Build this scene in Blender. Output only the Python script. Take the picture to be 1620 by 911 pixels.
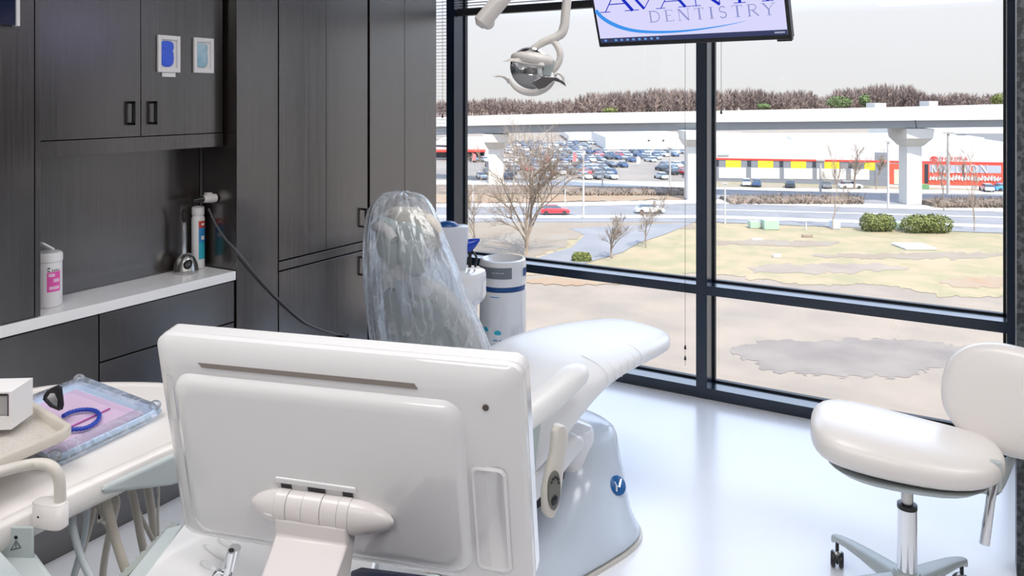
import bpy, bmesh, math, random
from mathutils import Vector, Matrix, noise
random.seed(7)
for o in list(bpy.data.objects): bpy.data.objects.remove(o)
scn = bpy.context.scene
COL = scn.collection
F = 1241.0; CX = 810.0; HY = 155.0; EYE = 1.62
ANG = math.atan2(720, F); CA, SA = math.cos(ANG), math.sin(ANG)
# ---------------------------------------------------------------- camera
cd = bpy.data.cameras.new('camera'); cam = bpy.data.objects.new('camera', cd); COL.objects.link(cam)
cam.location = (0, 0, EYE); cam.rotation_euler = (math.pi/2, 0, ANG)
cd.sensor_width = 36; cd.lens = 36*F/1620; cd.shift_y = -(455.5-HY)/1620; cd.clip_end = 3000; cd.clip_start = .02
scn.camera = cam
# ---------------------------------------------------------------- sky, sun, added fill lamps, exposure
scn.view_settings.view_transform = 'Standard'; scn.view_settings.look = 'None'
scn.view_settings.gamma = 1; scn.view_settings.use_curve_mapping = False
scn.view_settings.exposure = 0.0
w = bpy.data.worlds.new('sky'); scn.world = w; w.use_nodes = True
nt = w.node_tree; nt.nodes.clear()
tc = nt.nodes.new('ShaderNodeTexCoord'); sx = nt.nodes.new('ShaderNodeSeparateXYZ')
rp = nt.nodes.new('ShaderNodeValToRGB'); bg = nt.nodes.new('ShaderNodeBackground'); wo = nt.nodes.new('ShaderNodeOutputWorld')
nt.links.new(tc.outputs['Generated'], sx.inputs[0]); nt.links.new(sx.outputs['Z'], rp.inputs[0])
nt.links.new(rp.outputs[0], bg.inputs[0]); nt.links.new(bg.outputs[0], wo.inputs[0])
SKYK = 5.5
e = rp.color_ramp.elements
e[0].position = 0.0; e[0].color = (.86/SKYK, .86/SKYK, .86/SKYK, 1)
e[1].position = 1.0; e[1].color = (.14, .2, .33, 1)
for p_, c_ in ((.10, (.92, .94, .98)), (.20, (1.7, 2.05, 2.7)), (.42, (3.0, 3.6, 4.6)), (.70, (1.6, 2.0, 2.8))):
    q = e.new(p_); q.color = (c_[0]/SKYK, c_[1]/SKYK, c_[2]/SKYK, 1)
bg.inputs[1].default_value = SKYK
def aim(o, d): o.rotation_euler = Vector(d).to_track_quat('-Z', 'Y').to_euler()
sl = bpy.data.lights.new('sun', 'SUN'); sl.energy = 8.5; sl.angle = math.radians(1.0); sl.color = (1, .93, .82)
so = bpy.data.objects.new('sun', sl); COL.objects.link(so); aim(so, (-.60, .45, -1.0))
def added_fill_lamp(x, y, sx_, sy_, en, col=(1, .98, .965)):  # unseen lamp added under the ceiling to brighten the room
    l = bpy.data.lights.new('unseen_fill_lamp', 'AREA'); l.shape = 'RECTANGLE'; l.size = sx_; l.size_y = sy_; l.energy = en; l.color = col
    o = bpy.data.objects.new('unseen_fill_lamp', l); COL.objects.link(o); o.location = (x, y, 2.72); return o
LK = 0.26
added_fill_lamp(-1.2, .2, 1.2, .6, 75*LK)
added_fill_lamp(.6, .2, 1.2, .6, 75*LK)
added_fill_lamp(-.7, 2.2, 1.2, .6, 70*LK)
added_fill_lamp(1.4, 2.2, 1.2, .6, 60*LK)
added_fill_lamp(-.3, -1.5, 1.2, .6, 60*LK)
# ---------------------------------------------------------------- coordinates
def C(xc, zc, z=0.0): return Vector((CA*xc - SA*zc, SA*xc + CA*zc, z))      # metres right of / ahead of the viewpoint
def P(px, py, Z): return C((px-CX)/F*Z, Z, EYE-(py-HY)/F*Z)                 # photo position at a distance
def PH(px, py, z): Z = (EYE-z)*F/(py-HY); return P(px, py, Z)               # photo position at a height
# ---------------------------------------------------------------- materials
def mat(name, col, rough=.5, metal=0, spec=.5, col2=None, nscale=5, bump=0, bscale=50, ior=None, coat=0, emis=None, estr=1, stretch=(1, 1, 1), lo=.35, hi=.65, detail=4, rough2=None):
    m = bpy.data.materials.new(name); m.use_nodes = True; t = m.node_tree; b = t.nodes['Principled BSDF']
    b.inputs['Base Color'].default_value = (*col, 1); b.inputs['Roughness'].default_value = rough; b.inputs['Metallic'].default_value = metal
    b.inputs['Specular IOR Level'].default_value = spec
    if ior: b.inputs['IOR'].default_value = ior
    if coat: b.inputs['Coat Weight'].default_value = coat; b.inputs['Coat Roughness'].default_value = .08
    if emis: b.inputs['Emission Color'].default_value = (*emis, 1); b.inputs['Emission Strength'].default_value = estr
    if col2 or bump or rough2 is not None:
        g = t.nodes.new('ShaderNodeNewGeometry'); mp = t.nodes.new('ShaderNodeMapping'); mp.inputs['Scale'].default_value = stretch
        t.links.new(g.outputs['Position'], mp.inputs[0])
    if col2 or rough2 is not None:
        n = t.nodes.new('ShaderNodeTexNoise'); n.inputs['Scale'].default_value = nscale; n.inputs['Detail'].default_value = detail
        t.links.new(mp.outputs[0], n.inputs['Vector'])
    if col2:
        r = t.nodes.new('ShaderNodeValToRGB'); r.color_ramp.elements[0].position = lo; r.color_ramp.elements[1].position = hi
        r.color_ramp.elements[0].color = (*col, 1); r.color_ramp.elements[1].color = (*col2, 1)
        t.links.new(n.outputs[0], r.inputs[0]); t.links.new(r.outputs[0], b.inputs['Base Color'])
    if rough2 is not None:
        mr = t.nodes.new('ShaderNodeMapRange'); mr.inputs[1].default_value = lo; mr.inputs[2].default_value = hi
        mr.inputs[3].default_value = rough; mr.inputs[4].default_value = rough2
        t.links.new(n.outputs[0], mr.inputs[0]); t.links.new(mr.outputs[0], b.inputs['Roughness'])
    if bump:
        n2 = t.nodes.new('ShaderNodeTexNoise'); n2.inputs['Scale'].default_value = bscale; n2.inputs['Detail'].default_value = 6
        t.links.new(mp.outputs[0], n2.inputs['Vector'])
        bp = t.nodes.new('ShaderNodeBump'); bp.inputs['Strength'].default_value = bump; bp.inputs['Distance'].default_value = .01
        t.links.new(n2.outputs[0], bp.inputs['Height']); t.links.new(bp.outputs[0], b.inputs['Normal'])
    return m
def emit(name, col, s=1):
    m = bpy.data.materials.new(name); m.use_nodes = True; t = m.node_tree; t.nodes.clear()
    a = t.nodes.new('ShaderNodeEmission'); a.inputs[0].default_value = (*col, 1); a.inputs[1].default_value = s
    o = t.nodes.new('ShaderNodeOutputMaterial'); t.links.new(a.outputs[0], o.inputs[0]); return m
def film(name, tint, gl, fac, rough=.05, diff=0.0, bump=0, trcol=None):
    """see-through sheet: transparent mixed with gloss and a little white diffuse"""
    m = bpy.data.materials.new(name); m.use_nodes = True; t = m.node_tree; t.nodes.clear()
    tr = t.nodes.new('ShaderNodeBsdfTransparent'); tr.inputs[0].default_value = (*tint, 1)
    g = t.nodes.new('ShaderNodeBsdfGlossy'); g.inputs[0].default_value = (*gl, 1); g.inputs[1].default_value = rough
    fr = t.nodes.new('ShaderNodeFresnel'); fr.inputs[0].default_value = 1.45
    mm = t.nodes.new('ShaderNodeMath'); mm.operation = 'MULTIPLY'; mm.inputs[1].default_value = fac; mm.use_clamp = True
    mx = t.nodes.new('ShaderNodeMixShader'); o = t.nodes.new('ShaderNodeOutputMaterial')
    t.links.new(fr.outputs[0], mm.inputs[0]); t.links.new(mm.outputs[0], mx.inputs[0]); t.links.new(tr.outputs[0], mx.inputs[1]); t.links.new(g.outputs[0], mx.inputs[2])
    out = mx
    if diff:
        d = t.nodes.new('ShaderNodeBsdfDiffuse'); d.inputs[0].default_value = (*(trcol or (.92, .95, 1)), 1)
        tl = t.nodes.new('ShaderNodeBsdfTranslucent'); tl.inputs[0].default_value = (*(trcol or (.92, .95, 1)), 1)
        ad = t.nodes.new('ShaderNodeMixShader'); t.links.new(d.outputs[0], ad.inputs[1]); t.links.new(tl.outputs[0], ad.inputs[2])
        m2 = t.nodes.new('ShaderNodeMixShader'); m2.inputs[0].default_value = diff
        t.links.new(mx.outputs[0], m2.inputs[1]); t.links.new(ad.outputs[0], m2.inputs[2]); out = m2
        if bump:   # crumpled film: creases catch more light
            geo = t.nodes.new('ShaderNodeNewGeometry'); mp = t.nodes.new('ShaderNodeMapping'); mp.inputs['Scale'].default_value = (1, 1, .35)
            n = t.nodes.new('ShaderNodeTexNoise'); n.inputs['Scale'].default_value = 15; n.inputs['Detail'].default_value = 3; n.inputs['Distortion'].default_value = 0
            t.links.new(geo.outputs['Position'], mp.inputs[0]); t.links.new(mp.outputs[0], n.inputs['Vector'])
            s1 = t.nodes.new('ShaderNodeMath'); s1.operation = 'SUBTRACT'; s1.inputs[1].default_value = .5; s2 = t.nodes.new('ShaderNodeMath'); s2.operation = 'ABSOLUTE'
            t.links.new(n.outputs[0], s1.inputs[0]); t.links.new(s1.outputs[0], s2.inputs[0])
            mr = t.nodes.new('ShaderNodeMapRange'); mr.inputs[1].default_value = 0; mr.inputs[2].default_value = .05; mr.inputs[3].default_value = min(.9, diff*2.0); mr.inputs[4].default_value = diff*.6
            t.links.new(s2.outputs[0], mr.inputs[0]); t.links.new(mr.outputs[0], m2.inputs[0])
            bp = t.nodes.new('ShaderNodeBump'); bp.inputs['Strength'].default_value = bump; bp.inputs['Distance'].default_value = .012
            t.links.new(n.outputs[0], bp.inputs['Height'])
            for s in (g, d, tl): t.links.new(bp.outputs[0], s.inputs['Normal'])
    t.links.new(out.outputs[0], o.inputs[0]); return m
M = {}
M['wood'] = mat('dark_wood_laminate', (.015, .010, .009), .20, spec=1.0, ior=1.85, col2=(.023, .016, .0145), nscale=1.3, stretch=(110, 110, 1.5), rough2=.26, detail=3, lo=.3, hi=.7)
M['wood_side'] = M['wood']
M['gap'] = mat('cabinet_gap_black', (.006, .006, .007), .8)
M['handle'] = mat('black_metal_handle', (.015, .015, .016), .3, metal=.6)
M['counter'] = mat('white_solid_surface', (.90, .89, .88), .25)
M['floor'] = mat('glossy_white_floor', (.90, .90, .92), .22, spec=.6, col2=(.88, .88, .90), nscale=1.5)
M['wall'] = mat('white_paint', (.85, .85, .85), .7)
M['wallgrey'] = mat('warm_grey_paint', (.22, .20, .19), .7)
M['ceil'] = mat('white_ceiling', (.88, .88, .88), .8)
M['frame'] = mat('anodised_window_frame', (.012, .022, .040), .24, spec=.6, ior=1.5, coat=.12)
M['framedark'] = mat('dark_window_gasket', (.01, .012, .015), .5)
M['glass'] = film('window_glass', (.99, .99, .99), (1, 1, 1), .5, .0)
M['white'] = mat('white_gloss_plastic', (.78, .775, .78), .12, coat=.7)
M['white2'] = mat('pinkish_white_plastic', (.74, .70, .69), .25)
M['grey'] = mat('pale_green_grey_plastic', (.50, .55, .55), .35)
M['greyshell'] = mat('grey_green_shell', (.48, .54, .53), .45)
M['vinyl'] = mat('white_vinyl', (.88, .87, .86), .33, bump=.05, bscale=12)
M['stoolvinyl'] = mat('ivory_vinyl', (.84, .80, .77), .3, spec=.6, bump=.04, bscale=9)
M['cream'] = mat('cream_plastic', (.66, .62, .56), .35)
M['hosebeige'] = mat('beige_hose', (.50, .45, .38), .45)
M['hosegrey'] = mat('grey_hose', (.52, .56, .58), .4)
M['chrome'] = mat('chrome', (.82, .84, .87), .07, metal=1)
M['steel'] = mat('brushed_steel', (.55, .54, .52), .28, metal=1)
M['black'] = mat('black_plastic', (.012, .012, .014), .35)
M['blue'] = mat('deep_blue_plastic', (.01, .05, .42), .2)
M['navy'] = mat('navy_band', (.01, .07, .24), .3)
M['bluehose'] = mat('blue_ribbed_hose', (.01, .05, .40), .35)
M['purple'] = mat('lilac_paper', (.66, .50, .68), .7)
M['traybl'] = mat('pale_blue_tray', (.62, .76, .93), .3)
M['bag'] = film('plastic_cover_film', (.96, .98, 1), (1, 1, 1), 2.6, .2, .20, bump=1.0)
M['wrap'] = film('tray_wrap_film', (.95, .98, 1), (1, 1, 1), 2.0, .1, .18, bump=.7)
M['paper'] = mat('white_card', (.82, .80, .80), .6)
M['redp'] = mat('red_print', (.62, .05, .03), .5); M['bluep'] = mat('blue_print', (.03, .25, .55), .5); M['cyanp'] = mat('teal_print', (.03, .42, .55), .5)
M['pink'] = mat('magenta_print', (.80, .10, .42), .5)
M['logoblue'] = mat('logo_blue', (.02, .12, .35), .25)
M['purplegrey'] = mat('grey_print', (.45, .48, .55), .5)
M['darkblue'] = mat('dark_blue_glass', (.01, .015, .05), .12)
M['glove'] = mat('blue_gloves', (.05, .13, .75), .5, bump=.5, bscale=25); M['mask'] = mat('pale_blue_masks', (.25, .47, .60), .6, col2=(.5, .66, .74), nscale=14)
M['slat'] = mat('blind_slat', (.75, .75, .76), .5)
# ---------------------------------------------------------------- mesh helpers
def nb(): return bmesh.new()
def box(bm, a, b, M4=None, mi=0):
    """box from corner a to corner b"""
    x0, y0, z0 = a; x1, y1, z1 = b
    vs = [Vector(v) for v in ((x0,y0,z0),(x1,y0,z0),(x1,y1,z0),(x0,y1,z0),(x0,y0,z1),(x1,y0,z1),(x1,y1,z1),(x0,y1,z1))]
    if M4 is not None: vs = [M4(v) if callable(M4) else M4 @ v for v in vs]
    v = [bm.verts.new(p) for p in vs]
    for f in ((0,3,2,1),(4,5,6,7),(0,1,5,4),(1,2,6,5),(2,3,7,6),(3,0,4,7)):
        q = bm.faces.new([v[i] for i in f]); q.material_index = mi
    return v
def loft(bm, secs, caps=True, closed=True, mi=0):
    R = [[bm.verts.new(p) for p in s] for s in secs]; n = len(R[0])
    for a, b in zip(R, R[1:]):
        for i in range(n if closed else n-1):
            j = (i+1) % n
            q = bm.faces.new((a[i], a[j], b[j], b[i])); q.material_index = mi
    if caps:
        for r_, fl in ((R[0], 1), (R[-1], 0)):
            try: q = bm.faces.new(r_[::-1] if fl else r_); q.material_index = mi
            except Exception: pass
    return R
def prism(bm, pts, ex, mi=0):
    """extrude a planar outline by the vector ex"""
    ex = Vector(ex); loft(bm, [[Vector(p) for p in pts], [Vector(p)+ex for p in pts]], mi=mi)
def tube(bm, pts, r, n=10, caps=True, mi=0):
    pts = [Vector(p) for p in pts]; rs = r if isinstance(r, (list, tuple)) else [r]*len(pts)
    secs = []; up = None
    for i, p in enumerate(pts):
        d = (pts[min(i+1, len(pts)-1)] - pts[max(i-1, 0)]).normalized()
        if up is None:
            up = Vector((0, 0, 1)) if abs(d.z) < .9 else Vector((1, 0, 0))
        s = d.cross(up).normalized(); up = s.cross(d).normalized()
        secs.append([p + (s*math.cos(2*math.pi*k/n) + up*math.sin(2*math.pi*k/n))*rs[i] for k in range(n)])
    loft(bm, secs, caps, mi=mi)
def smooth(pts, k=6):
    """Catmull-Rom through the points"""
    pts = [Vector(p) for p in pts]; P_ = [2*pts[0]-pts[1]] + pts + [2*pts[-1]-pts[-2]]; out = []
    for i in range(1, len(P_)-2):
        a, b, c, d = P_[i-1:i+3]
        for j in range(k):
            t = j/k; out.append(.5*((2*b) + (c-a)*t + (2*a-5*b+4*c-d)*t*t + (3*b-a-3*c+d)*t**3))
    out.append(pts[-1]); return out
def lathe(bm, prof, c=(0, 0, 0), n=28, axis=None, mi=0, caps=True):
    c = Vector(c); ax = Vector(axis).normalized() if axis else Vector((0, 0, 1)); q = ax.to_track_quat('Z', 'Y') if axis else None
    secs = []
    for r, z in prof:
        s = [Vector((r*math.cos(2*math.pi*k/n), r*math.sin(2*math.pi*k/n), z)) for k in range(n)]
        secs.append([c + (q @ v if q else v) for v in s])
    loft(bm, secs, caps, mi=mi)
def sup(hx, hy, n=2.5, cnt=32, cx=0, cy=0):
    o = []
    for k in range(cnt):
        a = 2*math.pi*(k+.5)/cnt; c, s = math.cos(a), math.sin(a)
        o.append((cx+hx*math.copysign(abs(c)**(2/n), c), cy+hy*math.copysign(abs(s)**(2/n), s)))
    return o
def ellipsoid(bm, c, ax, ay, az, nu=24, nv=12, e=1.0, mi=0):
    """ax, ay, az: half-axis vectors; e<1 squarer profile"""
    c = Vector(c); ax, ay, az = Vector(ax), Vector(ay), Vector(az); secs = []
    for j in range(nv+1):
        t = -math.pi/2 + math.pi*j/nv; t = max(-math.pi/2+.06, min(math.pi/2-.06, t))
        ct, st = math.cos(t)**e, math.copysign(abs(math.sin(t))**e, math.sin(t))
        secs.append([c + ax*ct*math.cos(2*math.pi*k/nu) + ay*ct*math.sin(2*math.pi*k/nu) + az*st for k in range(nu)])
    loft(bm, secs, mi=mi)
def finish(name, bm, m, parent=None, sm=True, bev=0, sub=0, origin=None, ang=40, wn=False):
    mats = m if isinstance(m, (list, tuple)) else [m]
    bmesh.ops.recalc_face_normals(bm, faces=bm.faces[:])
    if parent is not None: T = parent['_w']; T = Matrix([T[i*4:i*4+4] for i in range(4)])
    else:
        if origin is None:
            vs = [v.co for v in bm.verts]; origin = (sum(v.x for v in vs)/len(vs), sum(v.y for v in vs)/len(vs), min(v.z for v in vs))
        T = Matrix.Translation(origin)
    bm.transform(T.inverted())
    me = bpy.data.meshes.new(name); bm.to_mesh(me); bm.free()
    for x in mats: me.materials.append(M[x] if isinstance(x, str) else x)
    for p in me.polygons: p.use_smooth = sm
    o = bpy.data.objects.new(name, me); COL.objects.link(o)
    if parent is not None: o.parent = parent
    else: o.location = T.translation
    o['_w'] = [c for r in T for c in r]
    if bev:
        b = o.modifiers.new('bevel', 'BEVEL'); b.width = bev; b.segments = 3; b.limit_method = 'ANGLE'; b.angle_limit = math.radians(35)
    if sub:
        s = o.modifiers.new('subdivision', 'SUBSURF'); s.levels = sub; s.render_levels = sub
    if sm and not sub:
        try: me.set_sharp_from_angle(angle=math.radians(ang))
        except Exception: pass
    return o
def thing(name, label, cat, loc, rotz=0, group=None):
    o = bpy.data.objects.new(name, None); COL.objects.link(o); o.empty_display_size = .05
    o.location = loc; o.rotation_euler = (0, 0, rotz); T = Matrix.Translation(Vector(loc)) @ Matrix.Rotation(rotz, 4, 'Z')
    o['_w'] = [c for r in T for c in r]; tag(o, label, cat, group); return o
def tag(o, label, cat, group=None, kind=None):
    o['label'] = label; o['category'] = cat
    if group: o['group'] = group
    if kind: o['kind'] = kind
    return o
def struct(name, bm, m, bev=0, sm=False, **k):
    o = finish(name, bm, m, sm=sm, bev=bev, **k); o['kind'] = 'structure'; return o
# ================================================================ the room
CEIL = 2.75; XL = -2.95; XR = 3.2; YB = -2.6; YW = 4.175; YG = 4.325
bm = nb(); box(bm, (XL-.15, YB-.15, -.12), (XR+.15, YG+.03, 0)); struct('floor', bm, 'floor')
bm = nb(); box(bm, (XL-.15, YB-.15, CEIL), (XR+.15, YG+.03, CEIL+.15)); struct('ceiling', bm, 'ceil')
bm = nb(); box(bm, (XL-.15, YB-.15, 0), (XL, 2.295, CEIL)); box(bm, (-3.6, 2.295, 0), (-3.45, YG, CEIL)); box(bm, (-3.45, 2.295, 0), (XL, 2.315, CEIL)); struct('wall_left', bm, 'wall')
bm = nb(); box(bm, (XL, YB-.15, 0), (XR+.15, YB, CEIL)); struct('wall_back', bm, 'wallgrey')
bm = nb(); box(bm, (XR, YB, 0), (XR+.15, YG, CEIL)); struct('wall_far_right', bm, 'wallgrey')
# partition end seen at the right border; unseen run added to block window reflections
bm = nb(); A = P(1608.5, 500, 2.66)
box(bm, (A.x, A.y, 0), (A.x+1.45, A.y+.10, CEIL))
M['post'] = mat('dark_speckled_trim', (.03, .034, .038), .45, col2=(.10, .11, .12), nscale=60, lo=.45, hi=.6)
struct('wall_right', bm, 'post')
# window frame: mullions, rails, sill
W = 0.06
mx_ = (-3.43, -2.913, -1.270, .155, 1.60, 3.14)
for i, x in enumerate(mx_):
    bm = nb(); box(bm, (x, YW, 0), (x+W, YG, CEIL))
    if i < 5: box(bm, (x+W, YG-.035, 0), (x+W+.010, YG-.005, CEIL), mi=1)
    box(bm, (x-.010, YG-.035, 0), (x, YG-.005, CEIL), mi=1)
    struct('trim_%d' % (i+1), bm, ['frame', 'framedark'])
n = 7
for i in range(5):
    a, b = mx_[i]+W, mx_[i+1]
    for z0, z1 in ((0, .059), (.559, .609), (2.66, 2.75)):
        bm = nb(); box(bm, (a, YW+.002, z0), (b, YG-.002, z1)); box(bm, (a, YG-.035, z1), (b, YG-.005, z1+.010), mi=1)
        struct('trim_%d' % n, bm, ['frame', 'framedark']); n += 1
    bm = nb(); box(bm, (a, YG-.024, .06), (b, YG-.016, .558)); box(bm, (a, YG-.024, .61), (b, YG-.016, 2.659)); struct('window_%d' % (i+1), bm, 'glass')
# ---------------------------------------------------------------- blinds
M['slatdark'] = mat('dark_blind_rail', (.02, .02, .022), .4)
def blind(x0, x1, zbot, ztop, pitch, label, lowered):
    t = thing('window_blind', label, 'blind', ((x0+x1)/2, YW+.04, ztop))
    bm = nb(); box(bm, (x0+.005, YW+.015, 2.60), (x1-.005, YW+.06, 2.655)); finish('headrail', bm, 'slatdark', t, sm=False)
    bm = nb(); z = zbot+.045
    while z < 2.59:
        box(bm, (x0+.01, YW+.018, z), (x1-.01, YW+.058, z+.0012)); z += pitch
    finish('slats', bm, 'slat' if lowered else 'slatdark', t, sm=False)
    bm = nb(); box(bm, (x0+.008, YW+.012, zbot), (x1-.008, YW+.062, zbot+(.012 if lowered else .042))); finish('bottom_rail', bm, 'slat' if lowered else 'slatdark', t, sm=False, bev=.003)
    return t
blind(mx_[0]+W, mx_[1], 1.30, 2.6, .022, 'lowered pale slatted blind in the narrow pane beside tall cabinet', True)
blind(mx_[1]+W, mx_[2], 2.148, 2.6, .018, 'raised dark slatted blind above the left window pane', False)
blind(mx_[2]+W, mx_[3], 2.24, 2.6, .018, 'raised dark slatted blind behind the hanging television', False)
def cord(px, y0, y1, label, tass):
    Z = P(px, 300, 1); r = (YW-.012)/Z.y; a = P(px, y0, r); b = P(px, y1, r)
    t = thing('blind_cord', label, 'cord', a); bm = nb(); tube(bm, [a, b], .0012, 5); finish('cord', bm, 'black', t)
    for ty in tass:
        c = P(px, ty, r); bm = nb(); lathe(bm, [(.001, .022), (.004, .018), (.007, 0), (.001, -.001)], c, 8); finish('tassel', bm, 'black', t)
cord(1084, -30, 578, 'thin dark blind cord with two small pulls beside centre mullion', (552, 569))
cord(1141, -30, 182, 'thin dark cord hanging short at right of the centre mullion', (180,))
cord(700, -20, 190, 'short dark cord pull in front of narrow left pane', (186,))
# ================================================================ cabinets on the left wall
FX = -2.71                                       # front plane
def slab(bm, y0, y1, z0, z1, x=FX, t=.02, g=.0015): box(bm, (x-t, y0+g, z0+g), (x, y1-g, z1-g))
def pull(parent, y, z0, z1, x=FX, lab=None):
    bm = nb(); d = .028
    box(bm, (x, y-.006, z1-.010), (x+d, y+.006, z1)); box(bm, (x, y-.006, z0), (x+d, y+.006, z0+.010)); box(bm, (x+d-.008, y-.006, z0), (x+d, y+.006, z1))
    return finish('handle', bm, 'handle', parent, sm=False, bev=.0015)
def cabinet(name, label, y0, y1, z0, z1, fronts, x=FX, back=XL+.003):
    """fronts: (kind, y0, y1, z0, z1, handle y or None, handle z0, z1)"""
    t = thing(name, label, 'cabinet', ((x+back)/2, (y0+y1)/2, z0))
    bm = nb(); box(bm, (back, y0+.001, z0+.001), (x-.021, y1-.001, z1-.001)); finish('carcass', bm, 'gap', t, sm=False)
    for f in fronts:
        bm = nb(); slab(bm, f[1], f[2], f[3], f[4], x)
        d = finish(f[0], bm, 'wood', t, sm=False, bev=.0012)
        if f[5] is not None: pull(d, f[5], f[6], f[7], x)
    return t
# base units under the worktop
KZ = .09
bm = nb(); box(bm, (XL+.003, .05, 0), (FX-.06, 2.30, KZ)); tag(finish('toe_kick', bm, 'wood', sm=False), 'dark recessed plinth running under the base cabinets', 'plinth')
cabinet('base_cabinet', 'dark wood base cabinet with plain door, left of the drawer unit', 1.095, 1.70, KZ, .84, [('door', 1.095, 1.70, KZ, .838, None, 0, 0)])
cabinet('drawer_cabinet', 'dark wood drawer unit under worktop beside tall cabinets', 1.703, 2.305, KZ, .84,
        [('drawer', 1.703, 2.305, .665, .838, None, 0, 0), ('drawer', 1.703, 2.305, .38, .662, None, 0, 0), ('drawer', 1.703, 2.305, KZ, .377, None, 0, 0)])
bm = nb(); box(bm, (XL+.003, .3, .842), (FX+.006, 2.309, .88)); tag(finish('worktop', bm, 'counter', sm=False, bev=.003), 'long narrow white worktop on the dark base cabinets', 'worktop')
# tower standing on the worktop (left border)
t = cabinet('tower_cabinet', 'dark wood tower cabinet standing on worktop at left edge', .9, 1.494, .882, CEIL-.01, [('door', .9, 1.476, .884, CEIL-.012, None, 0, 0)], x=FX-.002)
bm = nb(); box(bm, (XL+.01, 1.477, .884), (FX, 1.494, CEIL-.012)); finish('side_panel', bm, 'wood', t, sm=False, bev=.001)
# back panel, wall cabinet
bm = nb(); box(bm, (XL+.001, 1.497, .882), (XL+.014, 2.305, 1.409)); tag(finish('back_panel', bm, 'wood', sm=False), 'dark wood panel behind the worktop, under wall cabinet', 'panel')
UX = -2.78
t = cabinet('wall_cabinet', 'dark wood wall cabinet with two doors and glove holders', 1.50, 2.306, 1.412, CEIL-.01,
        [('door', 1.50, 1.915, 1.47, CEIL-.012, 1.868, 1.516, 1.608), ('door', 1.915, 2.304, 1.47, CEIL-.012, 1.962, 1.516, 1.608)], x=UX)
bm = nb(); box(bm, (UX-.015, 1.50, 1.412), (UX, 2.304, 1.468)); finish('light_rail', bm, 'wood', t, sm=False)
def dispenser(px0, px1, py0, py1, label, filler, fm):
    def on(px, py): d = P(px, py, 1) - Vector((0, 0, EYE)); r = (UX+.001)/d.x; return Vector((0, 0, EYE)) + d*r
    a, b = on(px0, py0), on(px1, py1); y0, y1, z1, z0 = a.y, b.y, a.z, b.z
    t = thing('dispenser', label, 'dispenser', (UX, (y0+y1)/2, z0))
    bm = nb(); f = .014; X0, X1 = UX+.001, UX+.012
    for q in ((y0, y0+f, z0, z1), (y1-f, y1, z0, z1), (y0+f, y1-f, z0, z0+f*1.3), (y0+f, y1-f, z1-f*1.2, z1)): box(bm, (X0, q[0], q[2]), (X1, q[1], q[3]))
    finish('frame', bm, 'paper', t, sm=False, bev=.002)
    bm = nb(); box(bm, (X0, y0+f, z0+f), (X0+.001, y1-f, z1-f)); finish('opening', bm, 'paper', t, sm=False)
    bm = nb(); cy, cz = (y0+y1)/2-.006, (z0+z1)/2; hy, hz = (y1-y0)/2-f-.003, (z1-z0)/2-f-.006
    for dz, s in ((hz*.55, .42), (-hz*.25, .72)):
        ellipsoid(bm, (X0+.002, cy, cz+dz), (.006, 0, 0), (0, hy*.95, 0), (0, 0, hz*s), 16, 8, .7)
    finish(filler, bm, fm, t)
    return t, y0, y1, z0
t, y0, y1, z0 = dispenser(248, 283, 55, 115, 'white framed dispenser holding dark blue gloves, on cabinet door', 'gloves', 'glove')
bm = nb(); box(bm, (UX+.001, y0+.022, z0-.018), (UX+.004, y1-.018, z0-.001)); finish('tag', bm, 'paper', t, sm=False)
dispenser(305, 336, 59, 116, 'white framed dispenser holding pale blue masks, on cabinet door', 'masks', 'mask')
# tall units
bm = nb(); box(bm, (XL+.003+.4*0, 2.318, 0), (FX, 2.550, CEIL-.01)); tag(finish('filler_panel', bm, 'wood', sm=False, bev=.001), 'tall plain dark wood panel between niche and tall cabinets', 'panel')
cabinet('tall_cabinet', 'tall dark wood cabinet with cable clip on its lower door', 2.552, 3.175, .005, CEIL-.01,
        [('door', 2.556, 2.861, .878, CEIL-.012, None, 0, 0), ('door', 2.861, 3.168, .878, CEIL-.012, 3.125, .95, 1.05),
         ('rail', 2.556, 3.168, .832, .874, None, 0, 0), ('door', 2.556, 3.168, .10, .828, 3.125, .70, .80), ('plinth', 2.556, 3.168, .01, .098, None, 0, 0)], back=-3.30)
cabinet('tall_cabinet', 'tall dark wood cabinet next to the window', 3.182, 3.785, .005, CEIL-.01,
        [('door', 3.184, 3.479, .878, CEIL-.012, 3.225, .95, 1.05), ('door', 3.479, 3.782, .878, CEIL-.012, None, 0, 0),
         ('rail', 3.184, 3.782, .832, .874, None, 0, 0), ('door', 3.184, 3.782, .10, .828, 3.225, .70, .80), ('plinth', 3.184, 3.782, .01, .098, None, 0, 0)], back=-3.30)
# plug on the end panel, cord
c = Vector((-2.838, 2.314, 1.184))
t = thing('power_plug', 'chunky white plug on dark panel above the worktop', 'plug', c)
bm = nb(); lathe(bm, [(.001, 0), (.018, .0), (.020, .02), (.018, .034), (.019, .036), (.016, .058), (.001, .06)], c+Vector((0, -.001, 0)), 16, axis=(-.15, -1, .02)); finish('body', bm, 'white2', t)
bm = nb(); box(bm, (c.x-.022, c.y-.045, c.z+.016), (c.x+.004, c.y-.02, c.z+.026)); finish('switch', bm, 'white2', t, bev=.003)
bm = nb(); lathe(bm, [(.001, 0), (.014, 0), (.010, .02), (.006, .045), (.001, .046)], c+Vector((-.009, -.06, .001)), 12, axis=(-.15, -1, -.05)); finish('strain_relief', bm, 'black', t)
def onX(px, py, x): d = P(px, py, 1) - Vector((0, 0, EYE)); return Vector((0, 0, EYE)) + d*(x/d.x)
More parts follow.
